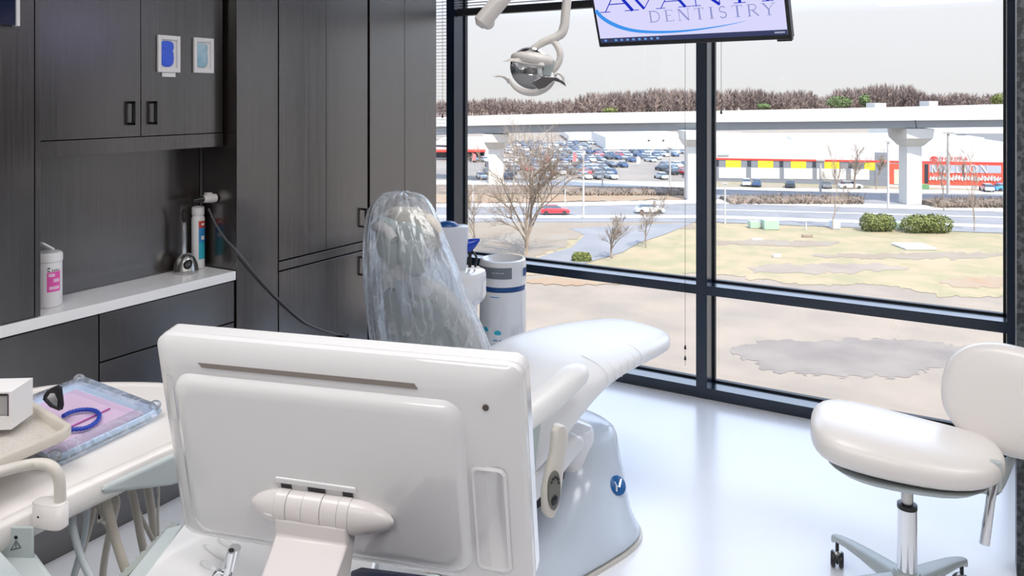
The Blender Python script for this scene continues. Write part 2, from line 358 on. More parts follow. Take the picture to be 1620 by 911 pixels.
pts = [onX(330, 330, -2.82), onX(340, 352, -2.79), onX(357, 378, -2.74), onX(376, 398, FX+.012), onX(410, 440, FX+.012), onX(445, 477, FX+.012), onX(480, 508, FX+.012), onX(505, 520, FX+.012), onX(530, 528, FX+.012), onX(545, 530, FX+.012)]
t = thing('extension_cord', 'grey power cord slung across the tall dark cabinets', 'cord', pts[4])
bm = nb(); tube(bm, smooth(pts, 6), .0042, 8); finish('cord', bm, mat('grey_cord', (.10, .10, .11), .4), t)
bm = nb(); c = onX(545, 531, FX+.008); box(bm, c-Vector((.006, .02, .01)), c+Vector((.012, .022, .008))); tube(bm, smooth([c+Vector((.01, -.02, 0)), c+Vector((.02, -.045, -.015)), c+Vector((.015, -.03, -.035))], 4), .005, 8)
finish('clip', bm, 'black', t, bev=.003)
# ---------------------------------------------------------------- things on the worktop
WZ = .8815
def onW(px, py): return PH(px, py, WZ)
# wipes canister
c = onW(83, 477); c.x = -2.835; c.z = WZ
d_ = onW(83, 474); c.y = 1.588
t = thing('wipes_canister', 'white wipes canister with magenta label on worktop', 'canister', c)
R_ = .046
bm = nb(); lathe(bm, [(.001, 0), (R_-.002, 0), (R_, .004), (R_, .155), (R_-.001, .158), (.001, .159)], c, 32); finish('body', bm, 'paper', t)
bm = nb(); lathe(bm, [(.001, .159), (R_+.002, .159), (R_+.002, .182), (R_-.004, .190), (.001, .192)], c, 32); finish('lid', bm, 'paper', t)
bm = nb(); box(bm, (-.028, -.026, 0), (.028, .026, .007), M4=Matrix.Translation(c+Vector((.012, -.020, .214))) @ Matrix.Rotation(math.radians(-35), 4, 'X')); finish('flip_cap', bm, 'paper', t, bev=.004)
def wrapc(bm, c, r, a0, a1, z0, z1, n=10, mi=0):
    loft(bm, [[c+Vector((r*math.cos(a), r*math.sin(a), z)) for a in [a0+(a1-a0)*k/n for k in range(n+1)]] for z in (z0, z1)], caps=False, closed=False, mi=mi)
va = math.atan2(-c.y, -c.x)    # towards the viewer
bm = nb(); wrapc(bm, c, R_+.0006, va-.05, va+.95, .055, .125); finish('label', bm, 'pink', t)
bm = nb(); wrapc(bm, c, R_+.001, va+.1, va+.85, .063, .074); wrapc(bm, c, R_+.001, va+.4, va+.85, .088, .100); wrapc(bm, c, R_+.001, va+.05, va+.5, .108, .119); finish('print', bm, mat('pale_pink', (.85, .55, .72), .5), t)
bm = nb()
for k, (a, w_) in enumerate(((.0, .16), (.30, .08), (.44, .08), (.58, .08), (.72, .08))): wrapc(bm, c, R_+.001, va+a, va+a+w_, .127, .131 if k else .130, 3); wrapc(bm, c, R_+.001, va+a, va+a+.03, .127, .139 if k == 0 else .135, 2)
wrapc(bm, c, R_+.001, va, va+.16, .137, .141, 3); finish('lettering', bm, 'handle', t)
# curing light on its stand
c = onW(294, 430); c.z = WZ
t = thing('curing_light', 'silver curing light standing in domed charging base', 'curing light', c)
bm = nb(); pr = [(.001, 0), (.050, 0), (.052, .006), (.050, .012), (.046, .035), (.034, .062), (.018, .078), (.001, .083)]; lathe(bm, pr, c, 28); finish('charging_base', bm, 'steel', t)
v = (Vector((0, 0, 0))-Vector((c.x, c.y, 0))).normalized(); side = Vector((-v.y, v.x, 0))
bm = nb(); ellipsoid(bm, c+v*.034+Vector((0, 0, .042))+side*.006, side*.020, (Vector((0, 0, 1))*.9-v*.5).normalized()*.026, v*.013, 20, 10); finish('cradle', bm, 'black', t)
bm = nb(); b0 = c-side*.008+Vector((0, 0, .065)); tube(bm, [b0, b0+Vector((0, 0, .02)), b0+Vector((0, 0, .12)), b0+Vector((0, 0, .145)), b0+Vector((0, 0, .150))], [.011, .0115, .0105, .009, .004], 14); finish('wand', bm, 'chrome', t)
bm = nb(); tube(bm, smooth([b0+Vector((0, 0, .148)), b0+Vector((0, 0, .18))-side*.004, b0+Vector((0, 0, .198))+v*.012], 5), [.0045]*10+[.005], 8); finish('light_guide', bm, 'black', t)
# spray can behind it
c2 = onW(308, 424); c2.z = WZ; c2.x = XL+.051; c2.y = onX(309, 400, XL+.051).y+.014
t = thing('spray_can', 'white spray can with red and blue label beside charging base', 'spray can', c2)
R_ = .027
bm = nb(); lathe(bm, [(.001, 0), (R_, 0), (R_, .215), (.022, .228), (.001, .229)], c2, 28); finish('body', bm, 'paper', t)
bm = nb(); lathe(bm, [(.001, .229), (.024, .229), (.026, .235), (.026, .262), (.022, .266), (.001, .255)], c2, 24); finish('cap', bm, 'paper', t)
va = math.atan2(-c2.y, -c2.x)
bm = nb(); wrapc(bm, c2, R_+.0006, va+.1, va+1.5, .175, .205); finish('red_label', bm, 'redp', t)
bm = nb(); wrapc(bm, c2, R_+.0006, va+.1, va+1.5, .112, .175); finish('blue_label', bm, 'bluep', t)
bm = nb(); wrapc(bm, c2, R_+.0006, va+.1, va+1.5, .04, .112); finish('teal_label', bm, 'cyanp', t)
bm = nb(); wrapc(bm, c2, R_+.0012, va+.5, va+1.1, .124, .140); finish('blue_print', bm, 'paper', t)
bm = nb(); wrapc(bm, c2, R_+.0012, va+.5, va+1.1, .185, .195); finish('red_print', bm, 'paper', t)
# dark wall unit corner at the very top left
t0 = onX(-60, -40, -2.5); a = onX(26, 40, FX+.03)
t = thing('wall_screen', 'corner of dark blue screen with pale edge, top left', 'screen', (FX+.02, a.y-.2, a.z))
bm = nb(); box(bm, (FX+.002, a.y-.35, a.z), (FX+.026, a.y, a.z+.25)); finish('panel', bm, 'darkblue', t, sm=False, bev=.003)
bm = nb(); box(bm, (FX+.002, a.y+.0005, a.z-.002), (FX+.03, a.y+.012, a.z+.25)); finish('edge_trim', bm, 'slat', t, sm=False, bev=.002)
# ================================================================ dental chair
OC = (.1525, 3.03)
def L(x, y, z): return C(OC[0]+.75*x-.66*y, OC[1]+.66*x+.75*y, z)      # along the chair, to its left, up
chair = thing('dental_chair', 'white reclining dental chair with its back towards the viewer', 'dental chair', L(-.15, 0, 0))
def ring(x, zc, hy, hz, n=2.6, cnt=36, yc=0, tilt=0):
    o = []
    for (u, v) in sup(hy, hz, n, cnt): o.append(L(x - v*math.sin(tilt), yc+u, zc + v*math.cos(tilt)))
    return o
# seat and leg rest: one sweeping cushion
bm = nb()
S = [(-.56, .39, .20, .05, -.3), (-.53, .39, .25, .085, -.2), (-.44, .395, .275, .11, .1), (-.32, .445, .285, .115, .28), (-.20, .515, .285, .105, .34), (-.10, .565, .283, .088, .34), (0, .600, .275, .068, .24), (.12, .615, .262, .056, .10),
     (.25, .618, .245, .052, 0), (.38, .615, .225, .048, -.03), (.48, .612, .20, .044, -.03), (.535, .610, .165, .040, 0), (.573, .608, .11, .03, 0), (.588, .607, .05, .016, 0)]
loft(bm, [ring(x, z, hy, hz, 3.0, 36, 0, t_) for x, z, hy, hz, t_ in S]); cush = finish('seat', bm, 'vinyl', chair, sub=1)
# stitched folds across the leg rest
bm = nb()
for k in range(6):
    x = .02+.045*k; hy, hz = .273-.005*k, .064-.003*k
    pts = ring(x, .603+.003*k, hy*1.002, hz*1.01, 3.0, 36, 0, .2-.03*k)
    sel = pts[11:20]
    tube(bm, sel, .0016, 5)
finish('stitching', bm, 'vinyl', cush)
# back cushion and back shell
def back_sec(s, hy, th0, th1, n=3.2):
    """s 0..1 up the back; thickness from th0 (rear) to th1 (front)"""
    ax, az = -.43-.23*s, .40+.60*s
    dx, dz = -.3579, .9338
    nx, nz = dz, -dx
    c0 = (th0+th1)/2; h = (th1-th0)/2
    return [L(ax + nx*(c0+v), u, az + nz*(c0+v)*.35) for u, v in sup(hy, h, n, 36)]
bm = nb(); loft(bm, [back_sec(s, hy, a, b) for s, hy, a, b in ((-.05, .18, .03, .06), (0, .25, .01, .09), (.2, .270, .0, .105), (.45, .262, .0, .105), (.7, .238, .0, .10), (.88, .215, .0, .095), (.97, .19, .005, .085), (1.02, .14, .015, .07), (1.04, .07, .03, .055))]); finish('backrest', bm, 'vinyl', chair, sub=1)
bm = nb(); loft(bm, [back_sec(s, hy, a, b, 4) for s, hy, a, b in ((-.1, .20, -.03, .012), (.0, .232, -.035, .02), (.3, .238, -.035, .02), (.6, .218, -.032, .02), (.8, .195, -.03, .02), (.91, .175, -.026, .02), (.95, .15, -.012, .02))]); finish('back_shell', bm, 'greyshell', chair, sub=1)
# headrest: post, knuckle, winged shell, cushion
bm = nb(); a = L(-.665, 0, .93); b = L(-.70, 0, 1.05)
prism(bm, [L(-.675, -.028, .90), L(-.675, .028, .90), L(-.712, .024, 1.05), L(-.712, -.024, 1.05)], L(.02, 0, 0)-L(0, 0, 0)); post = finish('headrest_post', bm, mat('pale_blue_metal', (.55, .62, .68), .25), chair, bev=.004)
bm = nb(); lathe(bm, [(.001, -.032), (.026, -.03), (.028, 0), (.026, .03), (.001, .032)], L(-.705, 0, 1.055), 20, axis=L(0, 1, 0)-L(0, 0, 0)); finish('knuckle', bm, 'white2', chair)
ex, ey, ez = L(1, 0, 0)-L(0, 0, 0), L(0, 1, 0)-L(0, 0, 0), Vector((0, 0, 1))
head = None
bm = nb()
ellipsoid(bm, L(-.695, .066, 1.145), ex*.024+ey*.010, ey*.078, ez*.076-ex*.006, 28, 14, .62)
ellipsoid(bm, L(-.695, -.066, 1.135), ex*.024-ey*.010, ey*.074, ez*.086-ex*.006, 28, 14, .62)
shell = finish('headrest_shell', bm, 'greyshell', chair)
bm = nb(); loft(bm, [[L(-.722+v, u*1.0, z) for u, v in sup(.016, .022, 3, 16)] for z in (1.07, 1.10, 1.15, 1.175)]); finish('spine', bm, 'greyshell', shell, bev=.003)
bm = nb(); tube(bm, smooth([L(-.715, .115, 1.185), L(-.735, .06, 1.198), L(-.74, .0, 1.19), L(-.735, -.03, 1.165)], 5), .016, 12); finish('release_lever', bm, 'white2', shell)
bm = nb(); ellipsoid(bm, L(-.635, .0, 1.190), ex*.045, ey*.14, ez*.068-ex*.02, 28, 14, .7); finish('headrest_cushion', bm, mat('beige_cushion', (.72, .66, .58), .45), chair)
# armrest near side, with its upright
def arm(sgn, nm='armrest'):
    bm = nb(); pts = [(-.62, .575, .022, .018), (-.56, .58, .036, .036), (-.45, .60, .044, .046), (-.33, .64, .048, .05), (-.24, .675, .048, .046), (-.18, .685, .042, .036), (-.155, .688, .020, .016)]
    loft(bm, [[L(x+v*0, sgn*(.325)+u, z+v) for u, v in sup(hy, hz, 2.6, 20)] for x, z, hy, hz in pts]); a = finish(nm, bm, 'vinyl', chair, sub=1)
    bm = nb(); loft(bm, [[L(x+u, sgn*.325+v, z) for u, v in sup(hx, .022, 3, 16)] for x, z, hx in ((-.46, .33, .05), (-.45, .45, .055), (-.42, .58, .05), (-.40, .64, .05))]); finish('armrest_support', bm, 'greyshell', a, bev=.003)
arm(-1); arm(1)
# paddle with keypad
bm = nb(); loft(bm, [[L(x+u, -.375+v, z) for u, v in sup(hx, .018, 2.6, 20)] for x, z, hx in ((-.375, .29, .012), (-.372, .31, .032), (-.365, .38, .042), (-.350, .44, .038), (-.335, .49, .034), (-.330, .53, .034), (-.332, .555, .028), (-.333, .566, .012))]); pad = finish('control_paddle', bm, 'cream', chair)
bm = nb(); q = [L(-.371+u, -.3965, .375+v+u*.1) for u, v in sup(.026, .062, 2, 24)]; prism(bm, q, L(0, .01, 0)-L(0, 0, 0)); finish('keypad', bm, mat('olive_keypad', (.16, .16, .13), .4), pad)
bm = nb(); ellipsoid(bm, L(-.372, -.397, .345), ex*.016, ez*.018, ey*.006, 16, 8); finish('joystick', bm, 'black', pad)
for k in range(6):
    bm = nb(); a_ = k/6*math.pi; ellipsoid(bm, L(-.371+.017*math.cos(a_), -.398, .395+.022*math.sin(a_)), ex*.004, ez*.004, ey*.003, 8, 6); finish('button', bm, 'black', pad)
# seat frame (white wedge under the cushion), dark bellows
bm = nb(); pr = [(-.52, .20), (-.40, .21), (-.20, .285), (-.06, .365), (-.06, .40), (-.10, .42), (-.25, .36), (-.5, .31)]
prism(bm, [L(x, -.235, z) for x, z in pr], L(0, .47, 0)-L(0, 0, 0)); finish('seat_frame', bm, 'white', chair, bev=.012)
bm = nb(); loft(bm, [[L(-.12+u, v, z) for u, v in sup(.19-.015*(k % 2), .15-.012*(k % 2), 4, 20)] for k, z in enumerate([.13+.025*i for i in range(11)])]); finish('bellows', bm, mat('dark_bellows', (.03, .03, .035), .6), chair)
# pedestal: flared foot and front shoulder
M['base'] = mat('blue_white_base_cover', (.60, .66, .74), .22, coat=.3)
bm = nb()
T_ = [(.0, -.17, .395, .365), (.025, -.17, .395, .365), (.045, -.165, .38, .352), (.085, -.115, .325, .322), (.13, -.03, .25, .285), (.19, .05, .19, .245), (.24, .075, .165, .22), (.30, .09, .15, .205), (.345, .095, .138, .19), (.37, .095, .105, .15)]
loft(bm, [[L(cx_+u, v, z) for u, v in sup(hx, hy, 4.2-min(1.5, z*6), 48)] for z, cx_, hx, hy in T_])
from mathutils.bvhtree import BVHTree
bmesh.ops.recalc_face_normals(bm, faces=bm.faces[:]); tree_ = BVHTree.FromBMesh(bm); bc = finish('base_cover', bm, 'base', chair, sub=1)
bm = nb(); loft(bm, [[L(-.17+u, v, z) for u, v in sup(.398, .368, 4.2, 48)] for z in (0, .012)]); finish('foot_trim', bm, 'cream', bc)
bm = nb(); loft(bm, [[L(.06-z*.25+.02+u, v, z) for u, v in sup(.10, .185, 3.5, 32)] for z in (.18, .26, .34, .385)]+[[L(-.02+u, v, .40) for u, v in sup(.06, .14, 3, 32)]]); finish('front_column', bm, 'white', chair, bev=.006)
# round emblem on the base
ray = (P(976, 768, 1)-Vector((0, 0, EYE))).normalized(); em, nrm, _i, _d = tree_.ray_cast(Vector((0, 0, EYE)), ray); nrm = (nrm - ray*.35).normalized()
ez_ = Vector((0, 0, 1)); ux = nrm.cross(ez_).normalized()*-1; uy = nrm.cross(ux).normalized(); uy = uy if uy.z > 0 else -uy
em = em + nrm*.004
bm = nb(); lathe(bm, [(.001, -.03), (.034, -.03), (.034, .004), (.030, .007), (.001, .007)], em, 28, axis=nrm); bd = finish('emblem', bm, 'logoblue', chair)
bm = nb()
def em2(a, b): return em + ux*a + uy*b + nrm*.0085
tube(bm, [em2(-.020, -.018), em2(-.012, .0), em2(.0, -.006), em2(.012, .010), em2(.02, .018)], [.004, .005, .005, .004, .003], 6); tube(bm, [em2(-.012, .0), em2(-.016, .014)], .003, 6); tube(bm, [em2(.012, .01), em2(.008, .018)], .003, 6)
finish('emblem_mark', bm, 'chrome', bd)
bm = nb(); ellipsoid(bm, L(-.50, -.30, .10), ex*.07, ey*.04, ez*.06, 20, 10); finish('foot_switch', bm, 'black', chair)
# ---------------------------------------------------------------- clear plastic cover over the back
bm = nb(); secs = []
BL = [(1.305, -.655, .02, .012, .04), (1.303, -.655, .06, .05, .045), (1.285, -.66, .10, .075, .04), (1.25, -.67, .125, .095, .03), (1.20, -.675, .15, .105, .015), (1.12, -.67, .185, .11, .0), (1.04, -.65, .215, .115, 0), (.96, -.63, .24, .12, .01), (.88, -.60, .262, .13, .015), (.80, -.575, .28, .138, .02),
      (.72, -.55, .295, .14, .025), (.64, -.52, .305, .14, .03), (.56, -.49, .31, .14, .03), (.48, -.465, .31, .14, .03)]
for j, (z, x, hy, hx, yc) in enumerate(BL):
    s = []
    for k in range(96):
        a = 2*math.pi*k/96; cu = math.copysign(abs(math.cos(a))**.85, math.cos(a)); su = math.copysign(abs(math.sin(a))**.85, math.sin(a))
        f = 1 + (.07*noise.noise(Vector((math.cos(a)*4.5, math.sin(a)*4.5, z*1.5)))+.05*(.5-2*abs(noise.noise(Vector((math.cos(a)*9, math.sin(a)*9, z*2.5))))))*min(1, j/4)
        s.append(L(x+hx*su*f, yc+hy*cu*f, z+.006*noise.noise(Vector((k*.3, 0, 3)))))
    secs.append(s)
loft(bm, secs, caps=False)
# close the crown
R0 = bm.verts[:96] if hasattr(bm.verts, '__getitem__') and not bm.verts.ensure_lookup_table() else None
bm.faces.new(R0)
cov = finish('plastic_cover', bm, 'bag', origin=L(-.49, 0, .48)); tag(cov, 'clear crumpled plastic cover pulled over the chair back and headrest', 'plastic cover')
cov.modifiers.new('subdivision', 'SUBSURF').render_levels = 1
# ================================================================ stool
hub = C(1.21, 2.402, 0); 
def SL(x, y, z, c=(1.21, 2.402), d=(.925, -.38)): return C(c[0]+d[0]*x-d[1]*y*1, c[1]+d[1]*x+d[0]*y, z)   # along, across(away), up
st = thing('operator_stool', 'ivory vinyl operator stool on castors beside the window', 'stool', (hub.x, hub.y, 0))
bm = nb(); S = []
for x, zc, hy, hz in ((-.262, .575, .03, .018), (-.256, .575, .10, .038), (-.23, .573, .16, .058), (-.18, .570, .195, .066), (-.09, .562, .205, .067), (0, .552, .20, .064), (.09, .545, .19, .060), (.17, .545, .17, .055), (.23, .55, .13, .046), (.262, .555, .08, .03), (.27, .555, .03, .015)):
    S.append([SL(x-.015, u, zc+v) for u, v in sup(hy, hz, 2.5, 32)])
loft(bm, S); finish('seat', bm, 'stoolvinyl', st, sub=1)
bm = nb(); loft(bm, [[SL(u-.01, v, z) for u, v in sup(a, b, 2.6, 28)] for a, b, z in ((.14, .12, .475), (.20, .16, .482), (.22, .17, .495))]); finish('seat_pan', bm, 'grey', st)
# backrest
bn = Vector((-.70, -.62)).normalized(); 
def BK(u, v, w_):   # u along width (right+near), v up, w_ out of the front face
    tl = .22; up = Vector((0, 0, 1)); c0 = (1.535, 2.42, .690)
    wx, wz = .63, -.776
    nx, nz = -.776, -.63
    s, c = math.sin(tl), math.cos(tl)
    # up vector leans away from the seat
    return C(c0[0]+wx*u + nx*(w_*c - v*s), c0[1]+wz*u + nz*(w_*c - v*s), c0[2]+v*c+w_*s)
bm = nb(); secs = []
for w_, k in ((-.030, .90), (-.018, .98), (0, 1.0), (.020, .985), (.036, .93), (.046, .80), (.050, .5), (.051, .15)):
    secs.append([BK(u*k, v*k, w_-.05*(u/.19)**2*.0+.18*(u*k)**2*2) for u, v in sup(.19, .165, 2.3, 40)])
loft(bm, secs); finish('backrest', bm, 'stoolvinyl', st)
bm = nb(); secs = []
for w_, k in ((-.058, .70), (-.054, .88), (-.040, .955), (-.026, .965)):
    secs.append([BK(u*k, v*k, w_+.36*(u*k)**2) for u, v in sup(.19, .165, 2.3, 40)])
loft(bm, secs); finish('backrest_shell', bm, 'greyshell', st)
bm = nb(); a = BK(0, -.10, -.05); b = SL(.20, 0, .47); tube(bm, smooth([a, a+Vector((0, 0, -.06)), (a+b)/2+Vector((0, 0, -.09)), b-Vector((0, 0, .01)), SL(.08, 0, .472)], 5), .012, 10); finish('back_bracket', bm, 'grey', st)
# lever that drops beside the seat
a = P(1570, 738, 2.22); b = P(1557, 860, 2.22)
bm = nb(); box(bm, (-.016, -.010, -.055), (.016, .010, .03), M4=Matrix.Translation(P(1575, 745, 2.235))); finish('lever_bracket', bm, 'grey', st, bev=.004)
bm = nb(); tube(bm, [P(1573, 765, 2.225), P(1567, 790, 2.22), b], [.011, .012, .014], 14); finish('lever', bm, 'chrome', st)
bm = nb(); tube(bm, [P(1575, 748, 2.235), SL(.2, 0, .47)], .008, 8); finish('lever_rod', bm, 'grey', st)
# column
bm = nb(); lathe(bm, [(.001, .36), (.017, .36), (.017, .48), (.001, .48)], hub, 20); finish('gas_rod', bm, 'steel', st)
bm = nb(); lathe(bm, [(.001, .17), (.028, .17), (.0275, .372), (.024, .376), (.001, .376)], hub, 28); finish('column_cover', bm, 'chrome', st)
bm = nb(); lathe(bm, [(.001, .365), (.0285, .365), (.0285, .378), (.019, .381), (.001, .381)], hub, 24); finish('collar', bm, 'black', st)
bm = nb(); lathe(bm, [(.001, .085), (.045, .085), (.05, .10), (.042, .16), (.034, .175), (.001, .176)], hub, 28); finish('hub', bm, 'grey', st)
La = C(1.124, 2.714); vec = La-hub; a0 = math.atan2(vec.y, vec.x)
Ra = C(1.48, 2.58); v2 = Ra-hub; a1 = math.atan2(v2.y, v2.x)
sg = 1 if ((a1-a0+math.pi) % (2*math.pi)-math.pi) > 0 else -1
for k in range(5):
    a = a0 + sg*k*2*math.pi/5; d = Vector((math.cos(a), math.sin(a), 0)); s = Vector((-d.y, d.x, 0)); r = .322
    bm = nb()
    secs = []
    for t_, hw, z0, z1 in ((.03, .034, .095, .160), (.10, .031, .105, .150), (.18, .026, .106, .138), (.26, .021, .10, .125), (.315, .017, .09, .112), (.338, .012, .075, .105)):
        secs.append([hub+d*t_+s*u+Vector((0, 0, (z0+z1)/2+v)) for u, v in sup(hw, (z1-z0)/2, 3.2, 16)])
    loft(bm, secs); finish('base_leg', bm, 'grey', st)
    bm = nb(); p = hub+d*r; sw = Vector((math.cos(a+.9), math.sin(a+.9), 0)); 
    for sd in (-1, 1): lathe(bm, [(.001, -.008), (.022, -.008), (.026, -.004), (.026, .004), (.022, .008), (.001, .008)], p+sw*.013*sd+Vector((0, 0, .0265)), 20, axis=sw)
    lathe(bm, [(.001, .03), (.006, .03), (.006, .085), (.001, .085)], p, 10)
    cs = finish('caster', bm, 'black', st)
    bm = nb(); lathe(bm, [(.001, -.0045), (.019, -.0045), (.024, 0), (.019, .0045), (.001, .0045)], p+Vector((0, 0, .033)), 18, axis=sw); ellipsoid(bm, p+Vector((0, 0, .045)), d*.016, s*.016, ez*.012, 12, 8); finish('caster_hood', bm, 'steel', cs)
# ================================================================ side unit, pitcher, air purifier
sc = C(-.255, 3.55)
t = thing('cuspidor_unit', 'white rounded side unit behind the chair headrest', 'side unit', (sc.x, sc.y, 0))
bm = nb(); loft(bm, [[Vector((sc.x+u, sc.y+v, z)) for u, v in sup(.13*k, .11*k, 3.2, 32)] for z, k in ((.70, .86), (.715, .95), (.735, 1), (.825, 1), (.84, .97), (.846, .88))]); finish('top', bm, 'white', t)
bm = nb(); loft(bm, [[Vector((sc.x+u, sc.y+v, z)) for u, v in sup(.085, .08, 4, 28)] for z in (.03, .70)]); finish('column', bm, 'white', t)
bm = nb(); loft(bm, [[Vector((sc.x+u, sc.y+v, z)) for u, v in sup(.15, .13, 3.4, 28)] for z in (0, .03)]); finish('foot', bm, 'white', t, bev=.006)
c = C(-.272, 3.56, .8465); fw = (C(1, .1)-C(0, 0)).normalized(); sd_ = Vector((-fw.y, fw.x, 0))
t = thing('water_pitcher', 'pale water pitcher with blue lid and spout on side unit', 'pitcher', c)
bm = nb(); loft(bm, [[c+fw*u*k+sd_*v*k+Vector((0, 0, z)) for u, v in sup(.075, .055, 3.6, 28)] for z, k in ((0, .82), (.01, .88), (.12, .96), (.185, 1), (.192, .97), (.194, .9))]); finish('body', bm, mat('milky_body', (.62, .64, .70), .25), t)
bm = nb(); ellipsoid(bm, c+fw*(-.02)+Vector((0, 0, .192)), fw*.05, sd_*.045, ez*.024, 24, 10); finish('lid', bm, 'navy', t)
bm = nb(); loft(bm, [[c+fw*(.07+o_)+sd_*u+Vector((0, 0, z+v)) for u, v in sup(hw, hh, 2.4, 16)] for o_, z, hw, hh in ((-.004, .10, .03, .030), (.02, .105, .026, .028), (.04, .118, .018, .018), (.055, .128, .008, .006))]); finish('spout', bm, 'blue', t)
bm = nb(); tube(bm, [c+fw*.082+Vector((0, 0, .09)), c+fw*.080+Vector((0, 0, .004))], .008, 10); tube(bm, smooth([c+fw*.085+Vector((0, 0, .085)), c+fw*.11+Vector((0, 0, .05)), c+fw*.105+Vector((0, 0, .004))], 4), .005, 8); finish('stand', bm, 'black', t)
pc = P(795.5, 600, 4.1); pc.z = 0
t = thing('air_purifier', 'white cylindrical air purifier with blue band near window', 'air purifier', pc)
R_ = .122
bm = nb(); lathe(bm, [(.001, .0), (R_-.01, 0), (R_, .012), (R_, .63), (.001, .631)], pc, 48); bd = finish('body', bm, 'white', t)
bm = nb(); lathe(bm, [(.001, .632), (R_-.004, .632), (R_-.004, .655), (.001, .656)], pc, 48); finish('blue_band', bm, 'navy', t)
bm = nb(); lathe(bm, [(.001, .657), (R_, .657), (R_+.001, .76), (R_-.004, .782), (R_-.016, .785), (R_-.022, .776), (R_-.04, .75), (.03, .735), (.001, .735)], pc, 48); finish('top_ring', bm, 'white', t)
va = math.atan2(-pc.y, -pc.x)
bm = nb(); wrapc(bm, pc, R_+.0022, va-1.35, va+.38, .700, .757, 24); finish('display', bm, mat('grey_display', (.16, .18, .20), .25), t)
bm = nb()
for k in range(6): wrapc(bm, pc, R_+.0032, va-.45+k*.09, va-.42+k*.09, .728, .733, 2)
finish('display_dots', bm, 'slat', t)
bm = nb(); wrapc(bm, pc, R_+.0022, va+1.0, va+1.35, .705, .745, 6); finish('side_button', bm, 'navy', t)
bm = nb(); wrapc(bm, pc, R_+.001, va-.55, va-.15, .605, .609, 6)
for r_ in range(3):
    for k in range(2): wrapc(bm, pc, R_+.001, va-.42+k*.26, va-.24+k*.26, .385-.022*r_, .391-.022*r_, 3)
finish('small_print', bm, 'bluep', t)
for (a_, z_) in ((-.22, .425), (-.80, .435)):
    bm = nb(); loft(bm, [[pc+Vector((R_*math.cos(va+a_+u/R_)+.0, R_*math.sin(va+a_+u/R_), z_+v)) + Vector((math.cos(va+a_+u/R_), math.sin(va+a_+u/R_), 0))*o_ for u, v in [(.019*math.cos(q*math.pi/9), .015*math.sin(q*math.pi/9) if q < 10 else .009*math.sin(q*math.pi/9)) for q in range(18)]] for o_ in (.0002, .0014)]); finish('sticker', bm, 'cyanp', t)
bm = nb()
for k in range(6): wrapc(bm, pc, R_+.0008, va+.35+k*.07, va+.365+k*.07, .33, .46, 2)
finish('grille_lines', bm, 'purplegrey', t)
# ================================================================ instrument console, monitor and its arm
# monitor frame: E along the top edge (left to right), U up the tilted face, N out of the back towards the viewer
ML = P(241, 530, 1.207); MRt = P(826, 583, 1.057)
MRt.z = ML.z = (ML.z+MRt.z)/2
E_ = (MRt-ML); MW = E_.length; E_.normalize()
Nh = Vector((E_.y, -E_.x, 0)).normalized()
if Nh.dot(-ML) < 0: Nh = -Nh
MH = .352; tl = math.atan2(.070, .345)
U_ = (Vector((0, 0, 1))*math.cos(tl) + Nh*math.sin(tl)).normalized(); N_ = E_.cross(U_); 
if N_.dot(Nh) < 0: N_ = -N_
def MP(a, b, n): return ML + E_*a - U_*b + N_*n      # a from left, b down from the top, n towards viewer
mon = thing('monitor', 'large white monitor seen from behind, on a hinged arm', 'monitor', MP(MW/2, MH, -.02))
def rr(x0, x1, y0, y1, r, n=6):
    o = []
    for cx_, cy_, a0 in ((x1-r, y1-r, 0), (x0+r, y1-r, 90), (x0+r, y0+r, 180), (x1-r, y0+r, 270)):
        for k in range(n+1):
            a = math.radians(a0+90*k/n); o.append((cx_+r*math.cos(a), cy_+r*math.sin(a)))
    return o
def msec(x0, x1, y0, y1, r, n): return [MP(a, b, n) for a, b in rr(x0, x1, y0, y1, r)]
bm = nb(); loft(bm, [msec(.004, MW-.004, .004, MH-.004, .016, -.045), msec(0, MW, 0, MH, .02, -.040), msec(0, MW, 0, MH, .02, -.018), msec(.002, MW-.002, .002, MH-.002, .02, -.0165), msec(.002, MW-.002, .002, MH-.002, .02, -.0155), msec(0, MW, 0, MH, .02, -.014), msec(0.001, MW-.001, .001, MH-.001, .02, -.006),
   msec(.006, MW-.006, .006, MH-.006, .02, -.001), msec(.020, MW-.03, .022, MH-.012, .02, .006), msec(.03, MW-.055, .034, MH-.02, .018, .009), msec(.034, MW-.060, .040, MH-.024, .018, .0095)])
body = finish('back_housing', bm, 'white', mon, ang=25)
bm = nb(); loft(bm, [msec(.036, MW-.085, .052, MH-.026, .030, .0085), msec(.040, MW-.090, .058, MH-.030, .030, .017), msec(.050, MW-.098, .066, MH-.040, .026, .0215), msec(.06, MW-.11, .076, MH-.05, .024, .0225)])
finish('centre_bulge', bm, 'white', body, ang=50)
bm = nb(); prism(bm, [MP(.082, .0335, .0080), MP(.432, .0325, .0080), MP(.437, .0395, .0098), MP(.090, .0400, .0098)], N_*.0012); finish('vent_slot', bm, mat('vent_taupe', (.22, .19, .17), .5), body, sm=False)
bm = nb(); lathe(bm, [(.001, 0), (.0045, 0), (.0045, .0015), (.001, .0016)], MP(MW-.052, .058, .0090), 14, axis=N_); finish('screw_hole', bm, mat('hole_brown', (.09, .07, .06), .6), body)
bm = nb()   # port cover outline, upper left
def hn(x): return -.001+(x-.006)*.5 if x < .02 else (.006+(x-.02)*.3 if x < .03 else .009+min(.0005, (x-.03)*.12))
for a, b in (((.008, .060), (.033, .060)), ((.033, .060), (.033, .135)), ((.033, .135), (.010, .137))): tube(bm, [MP(a[0]+(b[0]-a[0])*k/8, a[1]+(b[1]-a[1])*k/8, hn(a[0]+(b[0]-a[0])*k/8)) for k in range(9)], .0005, 4)
finish('port_cover_seam', bm, 'purplegrey', body)
